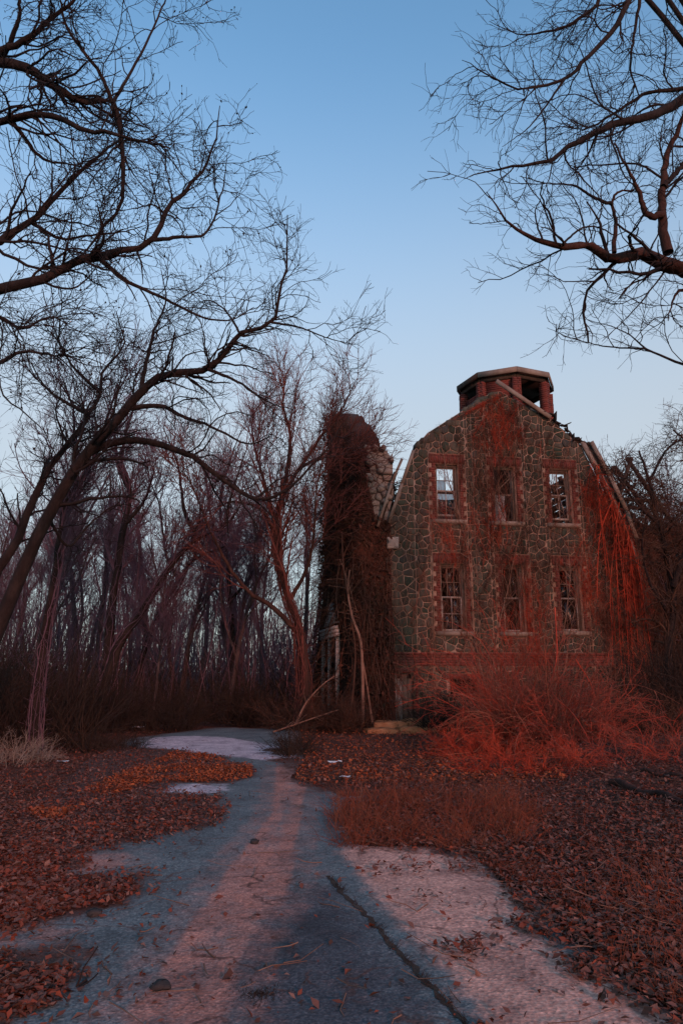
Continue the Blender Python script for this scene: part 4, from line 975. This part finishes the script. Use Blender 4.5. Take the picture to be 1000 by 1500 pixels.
# ------------------------------------------------------------------ dark overgrown annex on the right
AX0 = hw(np.array([8.75, 3.2, 0])); an = empty('annex', AX0, PHI)
tag(an, 'dark vine-choked annex with bare roof rafters at the right side of the stone house', 'building')
AH = 6.7
a = Acc(); holed_wall(a, [(0, -.2), (7.5, -.2), (7.5, AH), (0, AH)], [(.55, 1.15, 3.75, 5.05)], 0, .4); obj('wall', a, M['plaster'], an)
a = Acc(); a.box((.01, .4, -.2), (.4, 5, AH - .01)); a.box((.4, 4.6, -.2), (7.5, 5, AH - .01)); a.box((.4, .4, 5.6), (7.5, 4.6, 5.75)); a.box((.4, 2.4, -.2), (7.5, 2.5, 5.6)); obj('inner_wall', a, M['plaster'], an)
wi = empty('window', (.85, 0, 3.75), parent=an)
a = Acc()
for b in (((-.3, .08, 0), (-.24, .16, 1.3)), ((.24, .08, 0), (.3, .16, 1.3)), ((-.24, .08, .62), (.24, .14, .68)), ((-.24, .08, 0), (.24, .16, .06))): a.box(*b)
obj('frame', a, M['white_paint'], wi); a = Acc(); a.box((-.4, -.08, -.09), (.4, .2, -.002)); obj('sill', a, M['wood'], wi)
a = Acc(); a.box((-.012, .09, .68), (.012, .13, 1.3)); obj('muntin', a, M['white_paint'], wi)
for y in (.2, 1.4, 2.6, 3.8):
    for p, q in (((.6, AH), (1.9, 9.9)), ((1.9, 9.9), (4.2, AH - .1 + .4 * (y > 2))), ((.95, 8.2), (3.1, 8.2))):
        a = Acc(); j = random.uniform(-.12, .12); a.bar((p[0] + j, y, p[1]), (q[0] + j, y + random.uniform(-.15, .15), q[1]), .13, .1); obj('rafter', a, M['dark_wood'], an)
def gz_top(u): return np.interp(u, [0, .08, 1.05, 1.45, 4.13, 6.82, 7.9, 8.2], [5.9, 6.05, 8.75, 9.27, 10.85, 9.1, 6.6, 5.5])
def facade_runners(n, ufn, z0, z1, l0, l1, m, r, root, name, y=-.06, wob=.10, up=.0, K=10, loc=None, tw=0, down=False, tl=(.12, .4), cap=False):
    u, zz = ufn(n); P0 = np.column_stack([u, np.full(n, y), zz])
    d = np.column_stack([rng.normal(0, .3, n), np.zeros(n), (-1 if down else 1) * np.ones(n)])
    P = walk(P0, d, rng.uniform(l0, l1, n), K, wob, (0, 0, up)); P[:, :, 1] = y + (P[:, :, 1] - y) * .25 - .02
    P[:, :, 1] = np.minimum(P[:, :, 1], -.05); P[:, :, 2] = np.maximum(P[:, :, 2], .02)
    R = r * rng.uniform(.5, 1.3, n)[:, None] * np.linspace(1, .45, K)[None]
    if cap: P[:, :, 2] = np.minimum(P[:, :, 2], gz_top(P[:, :, 0]) - .1 * rng.random((n, 1)))
    a = Acc(); a.tubes(P, R, 3)
    if tw:
        c = grow(P, R, tw, tl[0], tl[1], 3, .6, .9, .25, (0, 0, 0), .05, r * .35)
        if cap: c[0][:, :, 2] = np.minimum(c[0][:, :, 2], gz_top(c[0][:, :, 0]) + .12 * rng.random((tw, 1)))
        c[0][:, :, 1] = np.minimum(c[0][:, :, 1], -.05); a.tubes(c[0], c[1], 3)
    return obj(name, a, m, root)
g = Acc(); nu, nz = 56, 60; uu = np.linspace(-.35, 7.2, nu); zz_ = np.linspace(-.1, AH + .25, nz); U, Z = np.meshgrid(uu, zz_, indexing='ij')
yy_ = -.06 - .75 * fbm(U * .9 + 3, Z * .7, 5) * (1 - .3 * Z / AH) ; Zt = Z + (Z > AH - .3) * .7 * (fbm(U * 1.7, Z * 0 + 2, 4) - .35)
k_ = np.array([(i * nz + j) for i in range(nu - 1) for j in range(nz - 1) if not (.3 < uu[i] < 1.2 and 3.6 < zz_[j] < 5.1)]); g.add(np.stack([U, yy_, Zt], -1), np.stack([k_, k_ + nz, k_ + nz + 1, k_ + 1], -1))
va_ = empty('annex_vine', AX0, PHI); tag(va_, 'dark bare vine tangle hanging over the annex wall and rafters', 'vine')
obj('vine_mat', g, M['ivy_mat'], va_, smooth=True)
a = Acc(); m_ = rng.integers(0, U.size, 5200); lp_ = np.stack([U, yy_, Zt], -1).reshape(-1, 3)[m_] + rng.normal(0, .12, (5200, 3)) - [0, .05, 0]; leaves(lp_[~((lp_[:, 0] > .35) & (lp_[:, 0] < 1.3) & (lp_[:, 2] > 3.6) & (lp_[:, 2] < 5.2))], .06, a, 1.0); obj('leaf_cover', a, M['ivy_leaf'], va_)
facade_runners(260, lambda n: (rng.uniform(-.1, 6, n), rng.uniform(0, 4.5, n)), 0, 0, 1, 4.5, M['vine_dark'], .014, va_, 'climbing_stem', y=-.75, tw=4200, tl=(.25, .8))
NT = 1300
p0 = np.column_stack([rng.uniform(-.5, 5.5, NT), rng.uniform(-.3, 4, NT), np.zeros(NT)]); p0[:, 2] = np.interp(p0[:, 0], [-.5, 0, .6, 1.9, 4.2, 5.5], [6.4, 7.0, 8.2, 9.9, 8.0, 6.8]) - np.abs(rng.normal(0, 1.1, NT)); p0[:, 2] = np.maximum(p0[:, 2], 6.2)
P = walk(p0, rng.normal(0, 1, (NT, 3)), rng.uniform(.6, 2.6, NT), 8, .35, (0, 0, -.05)); R = rng.uniform(.006, .022, NT)[:, None] * np.linspace(1, .4, 8)[None]; a = Acc(); a.tubes(P, R, 3)
c = grow(P, R, 4600, .2, .6, 3, .6, .9, .3, (0, 0, -.03), .05, .006); a.tubes(c[0], c[1], 3); obj('rafter_tangle', a, M['vine_dark'], va_)
a = Acc(); leaves(P[rng.integers(0, NT, 4200), rng.integers(0, 8, 4200)] + rng.normal(0, .05, (4200, 3)), .05, a, 1.0); obj('clinging_leaves', a, M['ivy_leaf'], va_)

# ------------------------------------------------------------------ vines on the front of the house
fv = empty('facade_vine', HO, PHI); tag(fv, 'dry pinkish brown vine net spread over the stone front of the house', 'vine')
def lower(n): u = rng.uniform(.05, 8.1, n); return u, rng.uniform(0, 1, n) ** 1.3 * gz_top(u) * .85
o = facade_runners(640, lower, 0, 0, .8, 3.2, M['vine'], .006, fv, 'runner', wob=.2, tw=9000, cap=True)
def midr(n): u = np.clip(rng.normal(4.1, 1.0, n), .3, 7.9); return u, rng.uniform(.3, .92, n) * gz_top(u)
facade_runners(260, midr, 0, 0, .6, 2.2, M['vine_dark'], .008, fv, 'dark_runner', wob=.18, tw=6500, cap=True)
facade_runners(330, lower, 0, 0, .6, 2.6, M['vine_mid'], .007, fv, 'red_brown_runner', y=-.09, wob=.2, tw=3200, cap=True)
def rcorner(n): u = 8.2 - np.abs(rng.normal(0, .8, n)); return u, rng.uniform(.2, .9, n) * gz_top(u)
facade_runners(150, rcorner, 0, 0, .6, 2.4, M['vine_mid'], .008, fv, 'corner_runner', y=-.12, wob=.2, tw=3200)
for u, h in ((.9, 5.5), (2.95, 8.2), (3.3, 9.4), (4.85, 7.8), (5.2, 5.6), (6.9, 6.4), (7.3, 5.0)):
    facade_runners(1, lambda n, u=u: (np.full(n, u), np.zeros(n)), 0, 0, h, h + .1, M['vine'], .026, fv, 'main_stem', wob=.05, up=.05, K=24, tw=60, tl=(.3, 1.0), cap=True)
rv = empty('rust_vine', HO, PHI); tag(rv, 'rust red vine cascading from the right roof edge of the stone house to the ground', 'vine')
def redge(n):
    t = rng.uniform(0, 1, n); z = 8.6 - 4.8 * t; u = np.interp(z, [3.8, 5.5, 6.6, 8.6], [8.35, 8.25, 7.9, 7.05]) + rng.normal(0, .11, n); return u, z
facade_runners(170, redge, 0, 0, .6, 2.4, M['vine_red'], .008, rv, 'hanging_stem', y=-.16, wob=.07, up=-.08, down=True, tw=2300, tl=(.12, .4))
def redge2(n):
    z = rng.uniform(4.6, 8.4, n); return np.interp(z, [3.8, 5.5, 6.6, 8.6], [8.4, 8.3, 7.95, 7.1]) + rng.normal(0, .08, n), z
for k in range(16): facade_runners(1, redge2, 0, 0, 3.0, 6.5, M['vine_red'], .022, rv, 'thick_strand', y=-.3, wob=.03, up=-.22, down=True, K=18, tw=40)
def rlow(n): return rng.normal(8.35, .16, n), rng.uniform(0, 2.5, n)
facade_runners(44, rlow, 0, 0, 1.5, 4.4, M['vine_mid'], .011, rv, 'rising_stem', y=-.25, wob=.04, up=.12, tw=800)
def rpatch(n):
    c = np.array([(4.15, 2.2), (4.75, 3.4), (6.75, 3.6), (3.5, 5.3), (2.2, 5.4), (4.0, 8.7), (6.7, 4.6), (4.7, 1.9), (7.4, 6.6), (4.0, 10.3), (3.3, 10.6)])[rng.integers(0, 11, n)]; return c[:, 0] + rng.normal(0, .28, n), c[:, 1] + rng.normal(0, .45, n)
pv = empty('red_wall_vine', HO, PHI); tag(pv, 'patchy red vine twigs clinging around the windows of the stone house', 'vine')
facade_runners(230, rpatch, 0, 0, .4, 1.8, M['vine_red'], .006, pv, 'wall_stem', wob=.16, tw=6000, tl=(.1, .4), cap=True)
cv = empty('cupola_vine', HO, PHI); tag(cv, 'thin rust vine over the cupola and gable peak', 'vine')
def cpk(n): u = rng.normal(3.9, .5, n); return u, np.minimum(gz_top(u), 11) - rng.uniform(.0, 1.4, n)
facade_runners(60, cpk, 0, 0, .3, .8, M['vine_red'], .006, cv, 'peak_stem', tw=1100, tl=(.1, .35), down=True, cap=True)

# ------------------------------------------------------------------ shrubs, brush, grass and litter
def shrub(name, label, cx, cy, rx, ry, n, l0, l1, m, r, tw, cat='shrub', group=None, droop=-.05, lean=.55, K=10, wob=.10):
    ang = rng.uniform(0, 6.283, n); rad = np.sqrt(rng.random(n)); x = rx * rad * np.cos(ang); y = ry * rad * np.sin(ang)
    z0 = gz(cx, cy); P0 = np.column_stack([x, y, height(cx + x, cy + y) - z0 - .05])
    d = np.column_stack([x / rx * .35 + rng.normal(0, lean, n), y / ry * .35 + rng.normal(0, lean, n), np.ones(n)])
    P = walk(P0, d, rng.uniform(l0, l1, n) * (1.1 - .45 * rad), K, wob, (0, 0, droop)); R = r * rng.uniform(.5, 1.4, n)[:, None] * np.linspace(1, .35, K)[None]
    P[:, :, 2] = np.maximum(P[:, :, 2], -.03)
    root = empty(name, (cx, cy, z0)); tag(root, label, cat, group)
    a = Acc(); a.tubes(P, R, 3); obj('stem', a, m, root)
    if tw:
        c = grow(P, R, int(tw * .8), l0 * .15, l1 * .32, 4, .6, .75, .2, (0, 0, droop * .5), .2, r * .4); a = Acc(); a.tubes(c[0], c[1], 3)
        c2 = grow(c[0], c[1], int(tw * .9), l0 * .06, l1 * .12, 3, .7, .75, .2, (0, 0, 0), .1, r * .32); a.tubes(c2[0], c2[1], 3); obj('twig', a, m, root)
    return root
shrub('thorn_shrub', 'tall bright red bramble shrub heaped against the stone house front', 3.85, 16.4, .6, .7, 150, 1.6, 3.9, M['shrub_red'], .009, 1500, lean=.45, wob=.17, droop=-.10)
shrub('thorn_shrub', 'red bramble right of the tallest bramble', 4.8, 15.4, .8, .8, 130, 1.0, 2.6, M['shrub_red'], .008, 1500, lean=.9, wob=.24)
shrub('thorn_shrub', 'low sprawling red bramble beside the fallen log', 5.0, 12.6, 1.3, .9, 130, .4, 1.2, M['shrub_red'], .007, 1300, lean=1.1, wob=.26)
shrub('thorn_shrub', 'low rusty bramble left of the tallest bramble', 2.75, 15.0, .8, .9, 110, .5, 1.5, M['vine_red'], .008, 1200, lean=.9, wob=.24)
shrub('thorn_shrub', 'low red bramble behind the dead grass patch', 3.0, 12.6, 1.1, .9, 120, .4, 1.1, M['vine_red'], .007, 1200, lean=1.1, wob=.26)
shrub('thorn_shrub', 'long arching pale red canes spilling forward from the tall bramble', 4.1, 15.6, .8, .7, 75, 1.8, 4.2, M['cane'], .010, 260, lean=.7, wob=.07, droop=-.20, K=14)
shrub('thorn_shrub', 'brown dead bramble tangled through the tall red bramble', 4.3, 15.7, .9, .9, 150, 1.0, 3.0, M['vine_mid'], .010, 1300, lean=.8, wob=.25)
shrub('thorn_shrub', 'brown bramble tangle between the red bramble and the rust vine', 6.4, 16.2, 1.1, 1.0, 140, .5, 1.5, M['vine_dark'], .009, 1300, lean=1.0, wob=.25)
shrub('thorn_shrub', 'dark red bramble in front of the annex', 8.2, 17.5, 1.5, 1.4, 300, .8, 2.0, M['vine_dark'], .010, 2200)
shrub('dark_thicket', 'tall dark thicket standing in front of the annex wall', 9.2, 19.0, 1.3, 1.2, 260, 1.6, 4.2, M['brush'], .013, 1900, lean=.35, wob=.16, droop=.0)
shrub('dead_shrub', 'grey brown dead shrub against the cellar of the stone house', 3.1, 20.6, .9, .6, 220, .8, 1.8, M['brush'], .010, 1500)
shrub('dead_shrub', 'dark low dead shrub at the road edge before the ruined wall', -.95, 15.0, .28, .9, 150, .35, 1.0, M['brush'], .007, 900)
shrub('dead_shrub', 'dead shrub at the foot of the reddish forked tree', -1.1, 21.0, .8, .6, 160, .8, 1.9, M['vine_dark'], .010, 1200)
shrub('dead_shrub', 'dry vine heap at the foot of the ruined wall', .0, 20.7, .5, .5, 150, .7, 1.7, M['vine_dark'], .010, 1300)
for i, (x, y) in enumerate(((-6.1, 13.6), (-5.0, 16.2), (-7.2, 15.4))):
    shrub('dry_brush', ('pale grey dry brush clump on the left verge', 'pale dry brush clump close to the road bend', 'pale dry brush clump below the leaning twin-stemmed tree')[i], x, y, .75, .7, 170, .35, .95, M['brush_pale'] if i < 1 else M['brush'], .005, 1200, droop=-.09)
bush = None
for i, (x, y, k) in enumerate(((-8.8, 18.5, 1.3), (-7.0, 20.5, 1.2), (-10.5, 16.5, 1.4), (-5.2, 21.6, 1.0), (-3.0, 23.2, 1.1), (-12, 20, 1.5), (-8.6, 13.2, 1.2))):
    if bush is None: bush = shrub('thicket_bush', 'dark bare bush at the edge of the wood left of the road', x, y, 1.2, .9, 190, 1.0, 2.1, M['brush'], .010, 1700, group='bushes at the edge of the wood'); o = bush
    else:
        o = bush.copy(); COL.objects.link(o); o.location = (x, y, gz(x, y)); o.rotation_euler[2] = 1.7 * i
        for ch in bush.children: c = ch.copy(); COL.objects.link(c); c.parent = o
    o.scale = (k, k, k)
def arch(name, label, pts, Y0, Y1, r, m, cat='branch'):
    w = px(pts, Y0, Y1); Pp = resample(w, 22); b0 = Pp[0].copy(); Pp = Pp - b0
    root = empty(name, b0); tag(root, label, cat); a = Acc(); R = np.linspace(r, r * .35, 22)[None]; a.tubes(Pp[None], R, 6); obj('stem', a, M[m], root, smooth=True)
    c = grow(Pp[None], R, 14, .2, .7, 5, .5, .8, .2, (0, 0, -.02), .2, .004)
    for k in range(14): a = Acc(); a.tubes(c[0][k:k + 1], c[1][k:k + 1], 3); obj('twig', a, M[m], root)
arch('bramble_cane', 'long pale red cane arching from the house front down over the bramble', [(812,890),(815,960),(806,1010),(838,1045),(862,1085),(882,1140)], 17.5, 12.2, .018, 'vine_red', 'cane')
arch('bramble_cane', 'curved red cane looping beside the rust vine', [(842,965),(866,1005),(868,1035),(895,1040),(930,1005)], 17.5, 17.8, .014, 'vine_red', 'cane')
arch('bramble_cane', 'short pale red cane leaning over the dead grass patch', [(678,1170),(695,1195),(712,1215),(724,1240)], 9.2, 7.6, .010, 'vine_red', 'cane')
arch('fallen_branch', 'pale bent branch rising from the road end by the forked tree', [(432,1062),(448,1030),(470,1005),(490,990)], 20.2, 20.6, .03, 'vine')
arch('fallen_branch', 'thin fallen branch lying before the ruined wall', [(400,1072),(430,1062),(470,1048),(495,1040)], 19.2, 20.2, .025, 'vine')

def log(name, label, p, q, r, m='bark', K=14):
    p = np.array([*p, gz(*p) + r * .7]); q = np.array([*q, gz(*q) + r * .6]); t = np.linspace(0, 1, K)[:, None]
    P = p + (q - p) * t; P[:, 2] += .03 * np.sin(np.arange(K)); P[:, :2] += rng.normal(0, r * .25, (K, 2)); b0 = P[0].copy()
    root = empty(name, b0); tag(root, label, 'log'); a = Acc(); R = np.linspace(r, r * .6, K); R[0] *= .9; a.tubes((P - b0)[None], R[None], 9); obj('log_bole', a, M[m], root, smooth=True)
    c = grow((P - b0)[None], R[None], 5, .2, .7, 5, .4, .9, .15, (0, 0, .1), .2, .006)
    for k in range(5): a = Acc(); a.tubes(c[0][k:k + 1], c[1][k:k + 1], 4); obj('branch_stub', a, M[m], root)
log('fallen_log', 'dark fallen log on the leaf litter right of the road', G(895, 1160), G(1040, 1208), .055, 'bark_red')
log('fallen_log', 'second slimmer log lying behind the dark fallen log', G(940, 1150), G(1030, 1168), .035, 'bark_red')
log('fallen_pole', 'thin dark pole lying on the asphalt edge at the left', G(-40, 1488), G(128, 1442), .016)
def lump(name, label, p, s, m='rock', cat='stone', group=None, flat=.6):
    a = Acc(); th = np.linspace(0, math.pi, 7); ph = np.linspace(0, 2 * math.pi, 9)[:-1]; V = []
    for t in th:
        for f in ph:
            k = s * random.uniform(.75, 1.2); V.append((k * math.sin(t) * math.cos(f) * 1.2, k * math.sin(t) * math.sin(f), k * math.cos(t) * flat))
    a.add(V, [(i * 8 + j, i * 8 + (j + 1) % 8, (i + 1) * 8 + (j + 1) % 8, (i + 1) * 8 + j) for i in range(6) for j in range(8)])
    o = obj(name, a, M[m]); o.location = (p[0], p[1], gz(*p) + s * flat * .6); o.rotation_euler[2] = random.uniform(0, 6); tag(o, label, cat, group)
for p in ((200, 1232), (291, 1216), (373, 1236), (236, 1450), (139, 1342)): lump('road_clod', 'small dark clod lying on the worn asphalt', G(*p), .045, group='clods on the road', cat='clod')
def scrap(label, p, s):
    a = Acc(); n = 5; V = [((i / 4 - .5) * s * 1.6, (j / 4 - .5) * s, .02 + s * .18 * random.random()) for j in range(n) for i in range(n)]
    a.add(V, [(j * n + i, j * n + i + 1, (j + 1) * n + i + 1, (j + 1) * n + i) for j in range(4) for i in range(4)]); o = obj('litter_scrap', a, M['paper']); o.location = (*p, gz(*p) + .03); o.rotation_euler[2] = random.uniform(-.4, .4); tag(o, label, 'litter')
scrap('crumpled white scrap on the leaves before the house step', G(490, 1121), .16)
scrap('white scrap at the left end of the road bend', G(200, 1068), .25)
scrap('white scrap among the brush on the left verge', G(92, 1121), .12)
scrap('faded scrap lying behind the grass patch', G(505, 1143), .10)

# leaf litter, one by one as loose leaves
def scatter_leaves(name, label, n, fn, size, m, lift=.02):
    x, y = fn(n); z = height(x, y) + lift * rng.random(len(x)) + .008; a = Acc()
    leaves(np.column_stack([x, y, z]), size, a, .35); tag(obj(name, a, M[m]), label, 'leaves', kind='stuff')
def near_pts(n, f0, f1, y0, y1, keep):
    X, Y = [], []; c = 0
    while c < n:
        y = 1 / rng.uniform(1 / y1, 1 / y0, n); x = rng.uniform(f0, f1, n) * y; k = keep(x, y); X.append(x[k]); Y.append(y[k]); c += k.sum()
    return np.concatenate(X)[:n], np.concatenate(Y)[:n]
def on_road(x, y): return pip(x, y, ROADP) | pip(x, y, APRON)
rnd_keep = lambda p: (lambda x, y: rng.random(len(x)) < p)
scatter_leaves('fallen_leaves', 'brown and red fallen leaves covering the verge right of the road', 60000, lambda n: near_pts(n, .0, .62, 3.6, 20, lambda x, y: soft(x, y, [APRON, ROADP], .34) + 1.0 * (fbm(x * 3, y * 3, 5) - .5) + .7 * (rng.random(len(x)) - .5) < .55), .021, 'leaf', .04)
scatter_leaves('leaf_drift', 'rust leaves drifted over the left side of the road', 50000, lambda n: near_pts(n, -.62, -.02, 3.6, 21, lambda x, y: ((soft(x, y, [ROADP], .3) + .5 * (rng.random(len(x)) - .5) < .5) & (fbm(x * 1.1 + y * .25, y * 1.6 - x * .5, 5) + .2 * (rng.random(len(x)) - .5) > .36)) | ((soft(x, y, COVER, .3) > .05) & (soft(x, y, COVER, .4) + .2 + 2.0 * (fbm(x * 1.1 + y * .25, y * 1.6 - x * .5, 5) - .5) + .55 * (rng.random(len(x)) - .5) > .62))), .021, 'leaf', .04)
OR = [gpoly([(40,1190),(200,1125),(260,1100),(300,1106),(370,1124),(370,1140),(335,1148),(240,1146),(150,1170),(60,1215)])]
scatter_leaves('orange_leaves', 'bright orange leaves drifted at the road bend', 6500, lambda n: near_pts(n, -.5, -.05, 8, 20, lambda x, y: (inany(x, y, OR) & (fbm(x * 1.5, y * 1.5, 4) + .3 * (rng.random(len(x)) - .5) > .5)) | (inany(x, y, [gpoly([(445,1085),(600,1075),(640,1120),(560,1160),(450,1135)])]))), .021, 'leaf_orange', .05)
scatter_leaves('stray_leaves', 'single dry leaves scattered over the bare asphalt', 1500, lambda n: near_pts(n, -.45, .5, 3.7, 16, lambda x, y: on_road(x, y) & (rng.random(len(x)) < .08 + 1.2 * soft(x, y, COVER, .7) + .9 * (1 - soft(x, y, [ROADP, APRON], .6)))), .02, 'leaf', .01)
scatter_leaves('house_leaves', 'rust leaves before the house step', 6000, lambda n: near_pts(n, -.06, .3, 11, 21, lambda x, y: ~on_road(x, y)), .026, 'leaf_orange', .05)

def litter_twigs(n):
    x, y = near_pts(n, -.62, .62, 3.7, 19, lambda x, y: (soft(x, y, [ROADP, APRON], .3) < .5) | (rng.random(len(x)) < .05)); t = rng.uniform(0, 6.28, n); L = rng.uniform(.05, .45, n)
    P = walk(np.column_stack([x, y, height(x, y) + .025]), np.column_stack([np.cos(t), np.sin(t), rng.normal(0, .08, n)]), L, 4, .2, (0, 0, 0)); P[:, :, 2] = np.maximum(P[:, :, 2], height(P[:, :, 0], P[:, :, 1]) + .01)
    a = Acc(); a.tubes(P, rng.uniform(.002, .006, n)[:, None] * np.linspace(1, .5, 4)[None], 3); tag(obj('fallen_twigs', a, M['vine']), 'short dry twigs strewn over the leaf litter', 'twigs', kind='stuff')
litter_twigs(1700)
def grass_field(name, label, n, fn, l0, l1, m, r=.0022):
    x, y = fn(n); P0 = np.column_stack([x, y, height(x, y) - .01]); d = np.column_stack([rng.normal(0, .8, (n, 2)) + .5 * np.column_stack([fbm(x * 3, y * 3, 2) - .5, fbm(x * 3 + 50, y * 3, 2) - .5]) * 4, np.ones(n)])
    P = walk(P0, d, (l0 + (l1 - l0) * rng.random(n) ** 1.6) * (.4 + 1.2 * fbm(x * 5, y * 5, 3)), 4, .16, (0, 0, -.16)); P[:, :, 2] = np.maximum(P[:, :, 2], height(P[:, :, 0], P[:, :, 1])); a = Acc(); a.tubes(P, r * rng.uniform(.7, 1.4, n)[:, None] * np.linspace(1, .3, 4)[None], 3); tag(obj(name, a, M[m]), label, 'grass', kind='stuff')
grass_field('dead_grass', 'rusty dead grass patch growing between the asphalt and the bramble', 5000, lambda n: near_pts(n, -.04, .34, 6.5, 11.5, lambda x, y: pip(x + .25 * (fbm(x * 3, y * 3, 4) - .5) + rng.normal(0, .06, len(x)), y + .6 * (fbm(x * 2 + 9, y * 2, 4) - .5) + rng.normal(0, .12, len(x)), GRASSP) & (fbm(x * 4, y * 4, 3) > .45)), .06, .40, 'grass', .0024)
grass_field('verge_grass', 'thin dead grass among the leaves on the right verge', 3000, lambda n: near_pts(n, .05, .6, 4, 14, lambda x, y: (~on_road(x, y)) & (fbm(x * 2, y * 2, 4) > .56)), .05, .26, 'grass', .0022)
grass_field('edge_weeds', 'brown weeds along the broken concrete edge', 1600, lambda n: near_pts(n, .05, .5, 3.8, 8, lambda x, y: (soft(x, y, [APRON], .14) > .15) & ~on_road(x, y)), .03, .12, 'grass', .002)
# weeds in the seam between asphalt and concrete
seam = np.array(gpoly([(482,1284),(500,1306),(540,1345),(572,1386),(610,1425),(650,1468),(690,1510),(715,1540)]))
ts = np.linspace(0, len(seam) - 1.001, 70); sp = np.array([seam[int(t)] * (1 - t % 1) + seam[int(t) + 1] * (t % 1) for t in ts]); sp += rng.normal(0, .008, sp.shape)
a = Acc(); wv = (.008 + .018 * rng.random(70)); V = np.concatenate([np.column_stack([sp[:, 0] - wv, sp[:, 1], np.full(70, .0085)]), np.column_stack([sp[:, 0] + wv, sp[:, 1], np.full(70, .0085)])])
a.add(V, [(i, i + 70, i + 71, i + 1) for i in range(69)]); tag(obj('seam_crack', a, M['dark_wood']), kind='structure')
def seamp(n): t = rng.uniform(0, len(seam) - 1.001, n); i = t.astype(int); f = (t - i)[:, None]; p = seam[i] * (1 - f) + seam[i + 1] * f; p = p[(np.sin(t * 9) + rng.normal(0, .5, n)) > -.2]; return p[:, 0] + rng.normal(0, .012, len(p)), p[:, 1] + rng.normal(0, .012, len(p))
x_, y_ = seamp(1500); grass_field('seam_weeds', 'dark weeds growing in the long crack of the asphalt', len(x_), lambda n: (x_, y_), .015, .07, 'brush', .002)

mp = G(378, 1458)
def mossp(n): r = np.abs(rng.normal(0, .10, n)); t = rng.uniform(0, 6.28, n); return mp[0] + r * np.cos(t) * 1.3, mp[1] + r * np.sin(t) * .8
x_, y_ = mossp(900); grass_field('moss_tuft', 'dark mossy weed tuft in the middle of the dark asphalt repair', 900, lambda n: (x_, y_), .01, .04, 'brush', .002)
